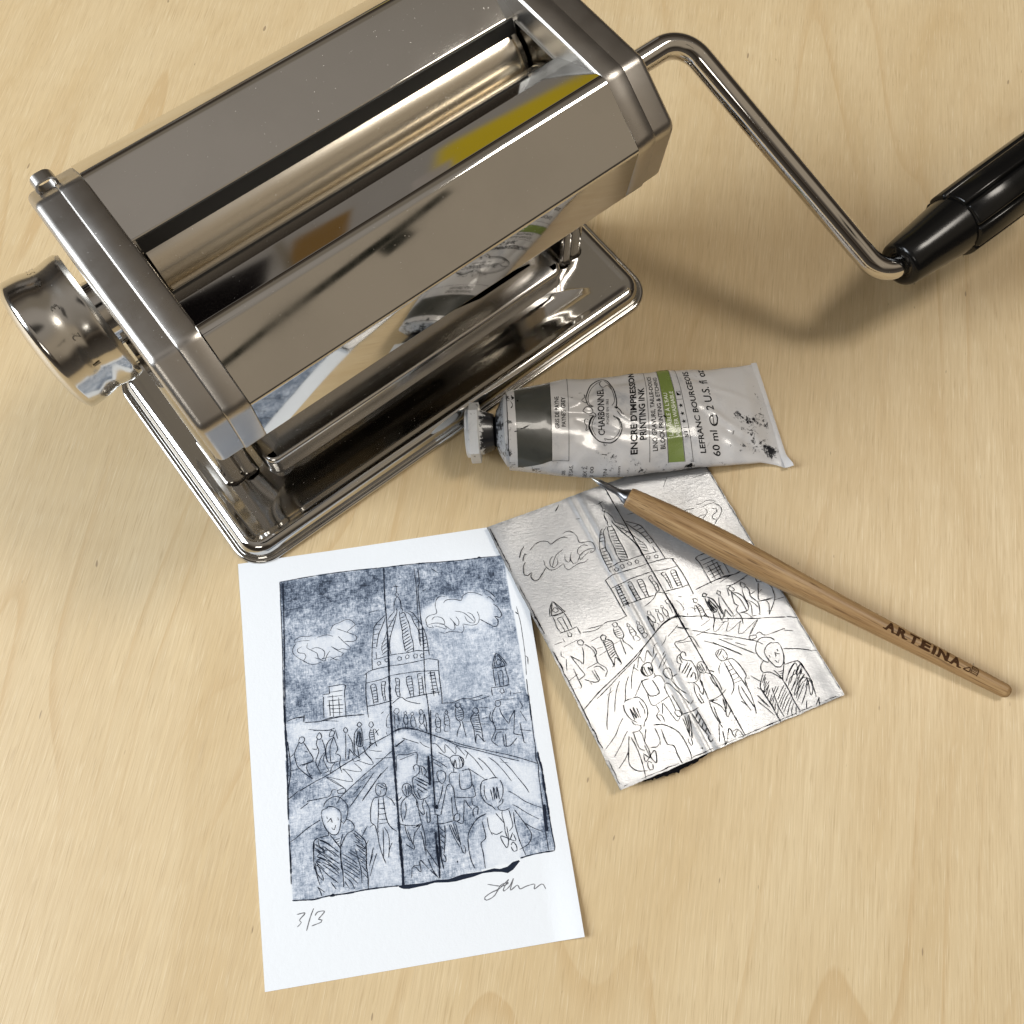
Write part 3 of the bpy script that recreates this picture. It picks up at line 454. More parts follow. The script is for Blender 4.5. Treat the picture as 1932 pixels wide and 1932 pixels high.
# base plate: stepped rim and a softly embossed top
bm = bmesh.new()
def rrect(u, v0, v1, r, seg=10):
    return round_poly([(-u, v0), (u, v0), (u, v1), (-u, v1)], r, seg)
base = rrect(115.6, -70, 53.2, 14)
rim = [(0, 0), (0, 1.1), (.35, 1.9), (1.0, 2.3), (1.8, 2.2), (2.3, 1.7), (2.7, 1.9), (3.0, 2.8), (3.4, 4.4), (4.0, 5.8), (5.0, 7.0), (6.2, 7.75), (7.6, 8.1), (9.0, 8.0), (10.2, 7.6), (11.5, 7.5)]
rings = []
for d, z in rim:
    rings.append([L(p.x, p.y, z) for p in inset_poly(base, d)])
loft(bm, rings, False, False)
last = inset_poly(base, 11.5)
# inner field as concentric rings towards the centre, with raised pads round the feet
def pad(u, v):
    z = 7.5
    for s in (-1, 1):
        du = max(abs(u-s*93)-13, 0); dv = max(abs(v)-17, 0); q = math.hypot(du, dv)
        z += 3.6*math.exp(-(q/6.5)**2)
    dv = max(abs(v)-25, 0); du = max(abs(u)-84, 0); q = math.hypot(du, dv)
    return z+1.3*math.exp(-(q/7)**2)
NI = 26
cur = [v for v in bm.verts][-len(last):]
for k in range(1, NI+1):
    f = k/NI
    ring = []
    for p in last:
        q = Vector((p.x*(1-f*.995) if abs(p.x) < 1 else math.copysign(max(abs(p.x)-f*(abs(p.x)*1.0), .3), p.x), -8.4+(p.y+8.4)*(1-f*.995)))
        zz = 7.5+(pad(q.x, q.y)-7.5)*min(1, k/4)
        ring.append(bm.verts.new(L(q.x, q.y, zz)))
    for i in range(len(last)):
        j = (i+1) % len(last); bm.faces.new((cur[i], cur[j], ring[j], ring[i]))
    cur = ring
fix_normals(bm)
for f in bm.faces:
    if f.normal.z < -0.5: f.normal_flip()
link_mesh('base_plate', bm, M_BASE, machine, 60)

# the two end housings: an inner flange and an outer cap
prof = [(36.8, H1), (58, H2), (55.6, H3), (45, 97), (16, 95), (-16, 95), (-45, 97), (-55.6, H3), (-58, H2), (-36.8, H1)]
rp = round_poly(prof, [6, 6, 5, 8, 2, 2, 8, 5, 6, 6], 6)
for s in (-1, 1):
    bm = bmesh.new()
    seq = [(79.6, 1.6), (79.65, .8), (80.0, .25), (80.5, 0), (87.9, 0), (88.3, .2), (88.6, .8)]
    loft(bm, [[L(s*u, p.x, p.y) for p in inset_poly(rp, d)] for u, d in seq])
    fix_normals(bm)
    fl = link_mesh('side_flange', bm, M_BRUSH, machine, 50)
    bm = bmesh.new()
    seq = [(88.5, 1.0), (88.6, .6), (95.4, .6), (96.5, .8), (97.4, 1.35), (98.0, 2.2), (98.3, 3.2), (98.35, 5.2)]
    loft(bm, [[L(s*u, p.x, p.y) for p in inset_poly(rp, d)] for u, d in seq])
    fix_normals(bm)
    link_mesh('side_cap', bm, M_BRUSH, machine, 50)
    # leg
    bm = bmesh.new()
    for u0, u1, vf, z0, r in ((86.4, 92.6, 16.4, 11.2, 2.2), (91.8, 100.6, 15.2, 9.5, 3.2)):
        rr = round_poly([(s*u0, -vf), (s*u1, -vf), (s*u1, vf), (s*u0, vf)], r, 5)
        loft(bm, [[L(p.x, p.y, z) for p in inset_poly(rr, d)] for z, d in ((z0-1.5, -.8), (z0, -.1), (z0+1.2, 0), (60, .3), (98, .6))])
    fix_normals(bm); link_mesh('leg', bm, M_CHROME, machine, 50)
    # the end plate that carries the roller bearings
    bm = bmesh.new()
    pl = round_poly([(-36, 144.5), (-13, 136.2), (12, 136.2), (36, 144.5), (52, 128), (50, 106), (-50, 106), (-52, 128)], 1.5, 3)
    loft(bm, [[L(s*u, p.x, p.y) for p in pl] for u in (78.6, 79.9)]); fix_normals(bm)
    link_mesh('bearing_plate', bm, M_BEAR, machine)

# folded catch on the back corner of the left housing: a thin bent loop
bm = bmesh.new()
sec = round_poly([(-94.5, 139), (-86.5, 139), (-86.5, 145.5), (-94.5, 145.5)], 3.0, 5)
inn = inset_poly(sec, .9)
def ringf(v): return [[L(p.x, v, p.y) for p in q] for q in (sec, inn)]
o0, i0 = ringf(-44); o1, i1 = ringf(-48.0)
loft(bm, [i0, i1, o1, o0, i0], False, False)
bmesh.ops.remove_doubles(bm, verts=bm.verts, dist=.01)
fix_normals(bm); link_mesh('catch', bm, M_BRUSH, machine)

# front and rear body panels, bent sheet with rounded bends
def panel(name, pts, rad, flip, mat, bead=True):
    n = len(pts)
    outer = [Vector(p) for p in pts]
    poly = []
    for i, p in enumerate(outer):
        if i in (0, n-1): poly.append(p); continue
        r = rad[i]; a, b = outer[i-1], outer[i+1]; da = (a-p).normalized(); db = (b-p).normalized(); ang = da.angle(db)
        t = r/math.tan(ang/2); c = p+(da+db).normalized()*(r/math.sin(ang/2)); s0 = p+da*t-c; s1 = p+db*t-c; tot = s0.angle(s1)
        sg = 1 if s0.x*s1.y-s0.y*s1.x > 0 else -1
        for k in range(9):
            th = sg*tot*k/8; ca, sa = math.cos(th), math.sin(th); poly.append(c+Vector((s0.x*ca-s0.y*sa, s0.x*sa+s0.y*ca)))
    back = []
    for i, p in enumerate(poly):
        t = (poly[min(i+1, len(poly)-1)]-poly[max(i-1, 0)]).normalized(); nn = Vector((t.y, -t.x))*(1 if not flip else -1)
        back.append(p+nn*.9)
    loop = poly+back[::-1]
    bm = bmesh.new()
    loft(bm, [[L(u, p.x, p.y) for p in loop] for u in np.linspace(-79.9, 79.9, 25)])
    fix_normals(bm); return link_mesh(name, bm, mat, machine, 40)
panel('front_panel', [(9.6, 132.6), (12.0, 137.3), (20, 141.2), (37.1, H1+1.0), (58.3, H2), (55.2, H3), (30, 99)], [0, 2.0, 6, 5.5, 1.8, 1.4, 0], False, M_BODY)
panel('rear_panel', [(-9.8, 132.6), (-12.2, 137.8), (-37.0, H1+.6), (-58, H2), (-55.2, H3), (-30, 99)], [0, 1.2, 5, 1.8, 1.4, 0], True, M_BODY)

# rollers
for v in (-15.2, 15.2):
    bm = bmesh.new()
    lathe(bm, [(-79.2, 5), (-78.1, 5), (-78.0, 14.4), (-77.5, 15), (-40, 15), (0, 15), (40, 15), (74.4, 15), (74.6, 14.2), (75.4, 14.2), (75.6, 15), (77.5, 15), (78.0, 14.4), (78.1, 5), (79.2, 5)], axis_matrix(L(0, v, 119.5), (1, 0, 0)), 96)
    fix_normals(bm); link_mesh('roller', bm, M_ROLL, machine, 40)
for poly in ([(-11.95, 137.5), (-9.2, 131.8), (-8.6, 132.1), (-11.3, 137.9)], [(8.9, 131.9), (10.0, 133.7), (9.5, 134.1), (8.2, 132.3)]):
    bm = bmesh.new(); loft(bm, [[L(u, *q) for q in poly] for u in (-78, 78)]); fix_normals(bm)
    link_mesh('gap_shade_strip', bm, M_DARK, machine)  # near-black strips on the panel lips, painting the shade of the roller gap
bm = bmesh.new(); loft(bm, [[L(u, -50, 99.5), L(u, 48, 99.5), L(u, 48, 101), L(u, -50, 101)] for u in (-78, 78)]); fix_normals(bm)
link_mesh('inner_floor', bm, M_BEAR, machine)

# closed lower body and the shallow tray frame between the legs
bm = bmesh.new()
rr = round_poly([(-82, -22.8), (82, -22.8), (82, 23.6), (-82, 23.6)], 5, 7)
loft(bm, [[L(p.x, p.y, z) for p in inset_poly(rr, d)] for z, d in ((8.2, -.6), (10, 0), (17.4, 0), (18.8, .35), (19.6, 1.0), (19.9, 2.0), (19.2, 11.5))])
fix_normals(bm); link_mesh('tray_frame', bm, M_SATIN, machine, 50)
bm = bmesh.new()
rr = round_poly([(-80, -9), (80, -9), (80, 9), (-80, 9)], 2, 4)
loft(bm, [[L(p.x, p.y, z) for p in rr] for z in (19.4, 99)])
fix_normals(bm); link_mesh('lower_body', bm, M_CHROME, machine, 50)

# thickness knob with six finger hollows and stamped numbers
KC = (-16.0, 110.0)
def knob_r(x, r, t):
    return r*(1-.010*(.5+.5*math.cos(6*t))*min(1, abs(x-101)/6))
def knob_prof():
    pts = []
    for i in range(29):
        q = i/28; x = 101.0+q*20.5
        r = 24.2-1.0*math.exp(-((q-.46)/.20)**2)+.5*q-.9*math.exp(-(q/.05)**2)
        pts.append((x, r))
    pts += [(122.4, 24.3), (123.2, 23.3), (124.2, 21.4), (125.0, 18), (125.6, 13), (125.9, 7), (126, 1)]
    return pts
bm = bmesh.new()
lathe(bm, knob_prof(), axis_matrix(L(0, *KC), (-1, 0, 0)), 144, True, True, knob_r)
fix_normals(bm); knob = link_mesh('thickness_knob', bm, M_KNOB, machine, 40)
bm = bmesh.new(); lathe(bm, [(97, 12), (102, 12)], axis_matrix(L(0, *KC), (-1, 0, 0)), 32); fix_normals(bm); link_mesh('knob_shaft', bm, M_CHROME, machine)
bm = bmesh.new()
def knob_fn(a0):
    def fn(x, y):     # x along the machine, y round the knob
        a = math.radians(a0)+y/23.0; r = 23.95
        uu = -(111.8+x); return L(uu, KC[0]+r*math.cos(a)*1.0, KC[1]+r*math.sin(a))
    return fn
for num, a0 in (('1', 20), ('2', 47), ('3', 74), ('4', 100), ('5', 127)):
    put_text(bm, num, (lambda f: (lambda x, y: f(y-1.6, x)))(knob_fn(a0)), (-.35 if num == '1' else -.9), (.35 if num == '1' else .9), 0, 2.6, bold=-.005)
link_mesh('stamped_number', bm, mat_plain('stamped_shadow', (.26, .245, .22), .30, .95), knob, sharp=False)

# crank: bent rod and black handle
def bent_rod(pts, rad, r, seg=20):
    P = [Vector(p) for p in pts]; path = [P[0]]
    for i in range(1, len(P)-1):
        a, p, b = P[i-1], P[i], P[i+1]; da = (a-p).normalized(); db = (b-p).normalized(); ang = da.angle(db)
        t = rad[i-1]/math.tan(ang/2); s0 = p+da*t; s1 = p+db*t
        c = p+(da+db).normalized()*(rad[i-1]/math.sin(ang/2)); v0 = s0-c; v1 = s1-c; tot = v0.angle(v1); ax = v0.cross(v1).normalized()
        for k in range(17): path.append(c+Matrix.Rotation(tot*k/16, 3, ax) @ v0)
    path.append(P[-1])
    rings = []; up = Vector((0, 0, 1))
    for i, p in enumerate(path):
        t = (path[min(i+1, len(path)-1)]-path[max(i-1, 0)]).normalized()
        y = up.cross(t); y = y.normalized() if y.length > 1e-3 else Vector((0, 1, 0)); z = t.cross(y); up = z
        rings.append([p+(y*math.cos(a)+z*math.sin(a))*r for a in [2*math.pi*k/seg for k in range(seg)]])
    bm = bmesh.new(); loft(bm, rings); fix_normals(bm); return bm
C1 = (149.5, 8.2, 103.0); C2 = (178.4, 124.4, 43.0)
crank = link_mesh('crank', bent_rod([L(96, 8.2, 103), L(*C1), L(*C2), L(240, 124.4, 43.0)], [15, 14], 5.2, 28), M_TUBEBAR, machine, 60)
HU = 187.5
def grip_r(x, r, t):
    q = x-HU
    if q < 35.2: return r
    k = (t*8/(2*math.pi)) % 1.0
    g = abs(k-.5)*2
    return r*(1-.11*max(0, (g-.80)/.2)) 
bm = bmesh.new()
ax = axis_matrix(L(0, 124.4, 43.0), (1, 0, 0))
lathe(bm, [(HU+1.5, 4.4), (HU+.2, 6.2), (HU, 8.2), (HU+.6, 9.7), (HU+2.0, 10.4), (HU+10, 11.2), (HU+24, 12.6), (HU+34, 13.5), (HU+35, 13.55)], ax, 96, False, True); fix_normals(bm)
h = link_mesh('handle_collar', bm, M_BLACK, crank, 50)
bm = bmesh.new()
lathe(bm, [(HU+34.6, 9), (HU+34.7, 14.6), (HU+35.3, 15.2), (HU+60, 15.6), (HU+90, 15.6), (HU+112, 15.0), (HU+116, 13.6), (HU+117.5, 10), (HU+118, 3)], ax, 192, True, True, lambda x, r, t: grip_r(x+1, r, t))
fix_normals(bm); link_mesh('handle_grip', bm, M_BLACK, crank, 50)

# ------------------------------------------------------------------ the print
PT = 0.157
OX, OY = PRINT_O
print_e = empty('etching_print', (OX, OY, 0), PT, 'white paper sheet printed with a blue grey domed building and crowd, signed in pencil', 'art print')
def smoothstep(a, b, x):
    t = min(max((x-a)/(b-a), 0), 1); return t*t*(3-2*t)
def paper_z(x, y):
    z = .45+.5*math.sin(x*.03+1)*math.sin(y*.021)
    z += 2.6*smoothstep(60, 106, x)*smoothstep(150, 20, y)*smoothstep(-14, 25, y)
    z += 1.3*smoothstep(92, 106, x)*smoothstep(110, 160, y)
    z += .8*smoothstep(20, -12, y)*smoothstep(40, -18, x)
    return z
def S_paper(x, y, lift=0.0): return Vector((x, -y, paper_z(x, y)+lift))
# tone field
X0, X1, Y0, Y1, ST = -17.35, 104.95, -10.9, 159.3, .55
nx = int((X1-X0)/ST)+1; ny = int((Y1-Y0)/ST)+1
gx = np.linspace(X0, X1, nx); gy = np.linspace(Y0, Y1, ny); GX, GY = np.meshgrid(gx, gy)
def inside(poly):
    r = np.zeros(GX.shape, bool); n = len(poly)
    for i in range(n):
        (xa, ya), (xb, yb) = poly[i-1], poly[i]
        if ya == yb: continue
        c = ((ya > GY) != (yb > GY)) & (GX < (xb-xa)*(GY-ya)/(yb-ya)+xa); r ^= c
    return r
tones = decode(TONES)
field = np.zeros(GX.shape)
area_m = inside(tones[0][1]); field[area_m] = tones[0][0]
for v, p in tones[1:]:
    field[inside(p) & area_m] = v
def blur(a, k):
    for _ in range(k):
        a = (np.roll(a, 1, 0)+np.roll(a, -1, 0)+a*2)/4; a = (np.roll(a, 1, 1)+np.roll(a, -1, 1)+a*2)/4
    return a
w = blur(area_m.astype(float), 7); field = np.where(area_m, blur(field, 7)/np.maximum(w, .2), 0)
# darker haze of ink hugging drawn lines
strokes = decode(STROKES)
near = np.zeros(GX.shape)
for wd, p in strokes:
    for q in catmull(p, .6):
        i = int(round((q.y-Y0)/(Y1-Y0)*(ny-1))); j = int(round((q.x-X0)/(X1-X0)*(nx-1)))
        if 0 <= i < ny and 0 <= j < nx: near[i, j] += .5*wd/.25
near = np.minimum(blur(np.minimum(near, 2), 3), 1)
field = np.where(area_m, np.minimum(field*.76+near*.16+.045, 1), 0)
bm = bmesh.new(); lay = bm.verts.layers.float.new('tone')
vs = []
for i in range(ny):
    row = []
    for j in range(nx):
        v = bm.verts.new(S_paper(gx[j], gy[i])); v[lay] = float(field[i, j]); row.append(v)
    vs.append(row)
for i in range(ny-1):
    for j in range(nx-1): bm.faces.new((vs[i][j], vs[i+1][j], vs[i+1][j+1], vs[i][j+1]))
# thickness: skirt and underside
bmr = [vs[0][j] for j in range(nx)]+[vs[i][nx-1] for i in range(1, ny)]+[vs[ny-1][j] for j in range(nx-2, -1, -1)]+[vs[i][0] for i in range(ny-2, 0, -1)]
low = [bm.verts.new((v.co.x, v.co.y, max(v.co.z-.38, .03))) for v in bmr]
for i in range(len(bmr)):
    j = (i+1) % len(bmr); bm.faces.new((bmr[i], bmr[j], low[j], low[i]))
bm.normal_update()
o = link_mesh('paper_sheet', bm, M_PAPER, print_e, 50)
bm = bmesh.new()
for wd, p in strokes: ribbon(bm, p, wd*(1.22 if wd < .32 else 1.0), S_paper, .06, .7, .45)
tv = [bm.verts.new(S_paper(x, y, .07)) for x, y in TORN]
f = bm.faces.new(tv); bmesh.ops.triangulate(bm, faces=[f])
link_mesh('ink_lines', bm, M_INK, print_e, sharp=False)
bm = bmesh.new()
pen = decode(PENCIL)
for wd, p in pen[:3]: ribbon(bm, p, .36, S_paper, .05, .5, .4)
link_mesh('pencil_number', bm, M_PENCIL, print_e, sharp=False)
bm = bmesh.new()
for wd, p in pen[3:]: ribbon(bm, p, .34, S_paper, .05, .4, .4)
link_mesh('pencil_signature', bm, M_PENCIL, print_e, sharp=False)

# ------------------------------------------------------------------ the drypoint plate
plate_e = empty('scratched_plate', (-11.2, 139.0, 0), 0.0, 'silver foil board plate scratched with the mirrored drawing, lying across the print corner', 'etching plate')
PO = Vector((-11.2, 139.0))
Q = [Vector((0, 0)), Vector((95.6, 38.2)), Vector((149.1, -73.4)), Vector((54.2, -111.8))]    # TL TR BR BL
def plate_z(s, t):
    z = 1.25+.25*math.sin(6*s+2*t)
    z += 6.5*max(0, 1-s/.68)**1.15*smoothstep(-.05, .55, t)*(1-.25*smoothstep(.8, 1, t))
    z += 1.4*math.exp(-((s-.02)/.12)**2)*math.exp(-(t/.15)**2)
    z += .55*math.exp(-((s-.39)/.012)**2)-.35*math.exp(-((s-.41)/.012)**2)
    z += .7*smoothstep(.38, .44, s)*(1-smoothstep(.44, .60, s))
    z += .8*math.exp(-((s-1)/.05)**2)*t
    z += 0.35*mnoise.noise(Vector((s*5, t*6, 3)))
    return z
def S_plate_st(s, t, lift=0.0):
    a = Q[0].lerp(Q[1], s); b = Q[3].lerp(Q[2], s); p = a.lerp(b, t)
    return Vector((p.x, p.y, plate_z(s, t)+lift))
bm = bmesh.new(); lay = bm.verts.layers.float.new('smear'); NX, NY = 110, 130
def edge_off(k, side): return .35*mnoise.noise(Vector((k*17, side*5, 0)))+.2*mnoise.noise(Vector((k*60, side*5, 2)))
grid = []
for i in range(NY+1):
    row = []
    for j in range(NX+1):
        s, t = j/NX, i/NY
        p = S_plate_st(s, t)
        if j == 0: p.x += edge_off(t, 0)
        if j == NX: p.x += edge_off(t, 1)
        if i == 0: p.y += edge_off(s, 2)
        if i == NY: p.y += edge_off(s, 3)
        v = bm.verts.new(p)
        e = max(math.exp(-(s/.012)**2)*.8, math.exp(-((1-s)/.008)**2)*.7, math.exp(-(t/.012)**2)*.4, math.exp(-((1-t)/.012)**2)*.4)
        stripe = .42*smoothstep(.40, .425, s)*(1-smoothstep(.56, .60, s))*(.35+.65*abs(mnoise.noise(Vector((s*38, t*2.2, 7)))*1.8))
        stripe += .5*math.exp(-((s-.395)/.006)**2)
        corner = .55*max(0, 1-math.hypot((1-s)*1.4, (1-t)*1.6)/.55)*.5
        low = .25*smoothstep(.72, .95, t)*smoothstep(.55, .7, s)
        v[lay] = min(1, e+stripe+corner*.6+low*.6); row.append(v)
    grid.append(row)
for i in range(NY):
    for j in range(NX): bm.faces.new((grid[i][j], grid[i+1][j], grid[i+1][j+1], grid[i][j+1]))
GP = [[v.co.copy() for v in r_] for r_ in grid]
ring = [grid[0][j] for j in range(NX+1)]+[grid[i][NX] for i in range(1, NY+1)]+[grid[NY][j] for j in range(NX-1, -1, -1)]+[grid[i][0] for i in range(NY-1, 0, -1)]
low = [bm.verts.new((v.co.x, v.co.y, v.co.z-.75)) for v in ring]
for v in low: v[lay] = 1.0
for i in range(len(ring)):
    j = (i+1) % len(ring); bm.faces.new((ring[i], ring[j], low[j], low[i]))
link_mesh('foil_board', bm, M_PLATE, plate_e, 50)
# print quad -> plate s,t (mirrored)
PQ = [(0.0, 0.1), (97.6, 3.4), (99.2, 126.9), (-4.6, 129.0)]
def inv_bilinear(x, y):
    s = t = .5
    for _ in range(8):
        ax = PQ[0][0]*(1-s)+PQ[1][0]*s; ay = PQ[0][1]*(1-s)+PQ[1][1]*s; bx = PQ[3][0]*(1-s)+PQ[2][0]*s; by = PQ[3][1]*(1-s)+PQ[2][1]*s
        fx = ax*(1-t)+bx*t-x; fy = ay*(1-t)+by*t-y
        dsx = (PQ[1][0]-PQ[0][0])*(1-t)+(PQ[2][0]-PQ[3][0])*t; dsy = (PQ[1][1]-PQ[0][1])*(1-t)+(PQ[2][1]-PQ[3][1])*t
        dtx = bx-ax; dty = by-ay; det = dsx*dty-dsy*dtx
        s -= (fx*dty-fy*dtx)/det; t -= (dsx*fy-dsy*fx)/det
    return s, t
def S_plate_m(s, t, lift=0.0):
    s = min(max(s, .002), .998)*NX; t = min(max(t, .002), .998)*NY; j = int(s); i = int(t); a = s-j; b = t-i
    p = (GP[i][j]*(1-a)+GP[i][j+1]*a)*(1-b)+(GP[i+1][j]*(1-a)+GP[i+1][j+1]*a)*b
    return Vector((p.x, p.y, p.z+lift))
def S_plate(x, y, lift=0.0):
    s, t = inv_bilinear(x, y); return S_plate_m(1-s, t, lift)
bm = bmesh.new()
for wd, p in strokes[NFRAME:]: ribbon(bm, p, min(wd*1.15, .55), S_plate, .26, .8, .5)
def st_line(pts, wd): ribbon(bm, pts, wd*.85, lambda a, b, l: S_plate_m(a/100, b/100, l), .27, 1.2, .6)
st_line([(54.5, 0.5), (54.7, 20), (55.0, 45), (55.3, 70), (55.7, 99.5)], .42)
st_line([(54.7, 14), (55.0, 45), (55.2, 62)], .6)
for side in (0, 1):      # ragged inked edges, heavier in places
    e = [(((1.0 if side == 0 else 99.5)+.45*mnoise.noise(Vector((k*.37, side*9, 1)))), 1+k*1.0) for k in range(98)]
    for k in range(0, 97):
        w_ = (.55+1.6*mnoise.noise(Vector((k*.12, side*7, 5)))) if side == 0 else .35
        if w_ > .2: st_line([e[k], e[k+1]], min(w_, 1.3))
e = [(2+k*1.5, 99.3+.3*mnoise.noise(Vector((k*.5, 3, 3)))) for k in range(64)]
for k in range(63):
    w_ = .35+.9*mnoise.noise(Vector((k*.2, 2, 8)))
    if w_ > .25: st_line([e[k], e[k+1]], w_)
link_mesh('scratched_drawing', bm, M_SCRATCH, plate_e, sharp=False)
# torn, inky fringe on the lower edge
bm = bmesh.new()
top = []; bot = []
for k in range(40):
    q = k/39; s = .09+.30*q
    p = S_plate_st(s, 1.0, -.25); d = (Q[3]-Q[0]).normalized()
    amp = (math.sin(q*math.pi)**.7)*(1.6+1.5*abs(mnoise.noise(Vector((q*7, 1, 1))))+.9*mnoise.noise(Vector((q*30, 5, 1))))
    top.append(bm.verts.new(p)); bot.append(bm.verts.new(p+Vector((d.x*amp, d.y*amp, -.3-amp*.35))))
for a in range(39): bm.faces.new((top[a], top[a+1], bot[a+1], bot[a]))
r = bmesh.ops.solidify(bm, geom=bm.faces[:], thickness=.3)
fix_normals(bm); link_mesh('torn_fringe', bm, M_SCRATCH, plate_e)

# ------------------------------------------------------------------ the ink tube
tube_e = empty('ink_tube', (TUBE[0][0], TUBE[0][1], 0), 0.0, 'squeezed white tube of printing ink with dark grey and green label bands', 'ink tube')
TO = Vector((TUBE[0][0], TUBE[0][1], 0))
def build_tube_table():
    C = np.array([[a[0], a[1]] for a in TUBE]); s = np.r_[0, np.cumsum(np.linalg.norm(np.diff(C, axis=0), axis=1))]
    ang = np.array([math.atan2(a[3], a[2]) for a in TUBE]); aa = np.array([a[4] for a in TUBE]); hh = np.array([a[5] for a in TUBE])
    S = np.arange(0, s[-1]+.25, .5)
    def sm(v):
        r = np.interp(S, s, v); k = np.array([1, 2, 3, 4, 3, 2, 1.]); k /= k.sum(); p = np.r_[2*r[0]-r[3:0:-1], r, 2*r[-1]-r[-2:-5:-1]]; return np.convolve(p, k, 'valid')
    cx, cy, an, a, h = sm(C[:, 0]), sm(C[:, 1]), sm(ang), sm(aa), sm(hh)
    t = np.linspace(np.pi/2, -1.5*np.pi, 721); rows = []
    for i in range(len(S)):
        c = np.cos(t); q = np.sin(t); X = a[i]*np.sign(c)*abs(c)**.9; Z = h[i]/2*(1+q)+.1
        arc = np.r_[0, np.cumsum(np.hypot(np.diff(X), np.diff(Z)))]
        rows.append((cx[i], cy[i], an[i], X, Z, arc, h[i]))
    return S, rows
TS, TR = build_tube_table()
TL_ = float(TS[-1])
CREASES = [((20, 2), (46, 1), -1.0, 1.7), ((27, 3), (45, 14), .7, 1.6), ((46, 18), (60, 20), -.9, 2.2), ((52, -6), (70, -9), -.6, 1.5), ((30, -14), (50, -22), .8, 2.6),
    ((66, -13), (78, -12), .5, 1.3), ((84, 19), (94, 16), -.8, 1.8), ((18, -21), (27, -22), -1.3, 2.2), ((57, 8), (66, 14), .5, 1.5), ((88, 3), (105, -11), 1.0, 1.8), ((99, -9), (117, -22), -1.5, 2.6), ((95, 12), (116, 4), .6, 1.4), ((30, -2), (48, -8), -.7, 1.1), ((46, 3), (56, -3), .7, 1.0), ((22, 10), (34, 6), .6, 1.0), ((36, 6), (40, 22), -.5, 2)]
def crease(s, w):
    d = 0
    for (s0, w0), (s1, w1), dep, wid in CREASES:
        vx, vy = s1-s0, w1-w0; L2 = vx*vx+vy*vy; t = min(max(((s-s0)*vx+(w-w0)*vy)/L2, 0), 1)
        q = math.hypot(s-s0-vx*t, w-w0-vy*t); d += dep*math.exp(-(q/wid)**2)*(.4+.6*math.sin(math.pi*min(max(t, .08), .92)))
    d += .6*mnoise.noise(Vector((s*.10, w*.12, 4.2)))*smoothstep(6, 25, s)
    return d
def S_tube(s, w, lift=0.0):
    s = min(max(s, 0), TL_-.001); i = int(s/.5); f = s/.5-i; i2 = min(i+1, len(TR)-1)
    res = []
    for k in (i, i2):
        cx, cy, an, X, Z, arc, h = TR[k]; P = arc[-1]; ww = w % P
        x = np.interp(ww, arc, X); z = np.interp(ww, arc, Z)
        x2 = np.interp((w+.3) % P, arc, X); z2 = np.interp((w+.3) % P, arc, Z)
        nx_, nz_ = -(z2-z), (x2-x); ln = math.hypot(nx_, nz_) or 1; nx_, nz_ = nx_/ln, nz_/ln
        off = lift+crease(s, ((w+P/2) % P)-P/2)*min(1, h/12)
        x += nx_*off; z += nz_*off
        res.append(Vector((cx+math.cos(an)*x, cy+math.sin(an)*x, max(z, .05))))
    return res[0].lerp(res[1], f)-TO
def Tm(s, w, lift=0.0):       # surface point for the label art
    return S_tube(s, w, lift)
bm = bmesh.new(); rings = []
ss = np.linspace(0, TL_-.01, 170)
SMUDGE = [(112, -6, 9, 7, .40), (108, -17, 8, 4, .36), (117, -20, 5, 7, .42), (104, -3, 3, 4, .34), (52, -22, 9, 5, .30), (45, -17, 5, 4, .26), (60, -25, 6, 3, .34), (0, 5, 2.2, 40, .40), (12, -25, 8, 3.5, .40),
    (79, -26, 3, 3, .55), (30, 8, 5, 6, .20), (38, -24, 6, 4, .26), (92, -25, 9, 3, .22), (70, -29, 12, 3, .30), (118, 6, 2.5, 20, .26)]
for s in ss:
    P = TR[min(int(s/.5), len(TR)-1)][5][-1]
    rings.append([S_tube(s, P*k/120) for k in range(120)])
lay = bm.verts.layers.float.new('ink'); vr = loft(bm, rings)
for s, r_ in zip(ss, vr):
    P = TR[min(int(s/.5), len(TR)-1)][5][-1]
    for k, v in enumerate(r_):
        w_ = P*k/120; w_ = w_-P if w_ > P/2 else w_
        v[lay] = min(.75, sum(a*math.exp(-((s-cs)/ws)**2-((w_-cw)/ww)**2) for cs, cw, ws, ww, a in SMUDGE))
fix_normals(bm)
link_mesh('tube_body', bm, M_TUBE, tube_e, 70)
# label art
def patch(bm, s0, s1, w0, w1, lift, ns=None, nw=None, ends=None):
    ns = ns or max(1, int(abs(s1-s0)/1.0)); nw = nw or max(1, int(abs(w1-w0)/.8)); g = []
    for i in range(ns+1):
        s = s0+(s1-s0)*i/ns; wl = w0 if ends is None else ends[0]+(ends[1]-ends[0])*i/ns
        g.append([bm.verts.new(Tm(s, wl+(w1-wl)*j/nw, lift)) for j in range(nw+1)])
    for i in range(ns):
        for j in range(nw): bm.faces.new((g[i][j], g[i][j+1], g[i+1][j+1], g[i+1][j]))
bm = bmesh.new(); patch(bm, 3.4, 18.8, -25, 26, .05, ends=(-25.5, -20.6)); fix_normals(bm); link_mesh('dark_grey_band', bm, M_GREYBAND, tube_e, 70)
bm = bmesh.new(); patch(bm, 70.0, 76.4, -23.2, 26, .05); link_mesh('green_band', bm, M_GREEN, tube_e, 70)
bm = bmesh.new()
Wt = lambda s, w, l=0.0: Tm(s, w, .08)
for s, a, b in ((18.9, -20.6, 26), (26.6, -20.6, 26), (62.4, -22.3, 26), (69.8, -23.3, 26), (76.6, -23.3, 26), (79.9, -23.2, 26)):
    patch(bm, s-.10, s+.10, a, b, .08)
patch(bm, 18.9, 26.6, -20.75, -20.55, .08); patch(bm, 76.6, 79.9, -8.1, -7.9, .08); patch(bm, 76.6, 79.9, 5.9, 6.1, .08)
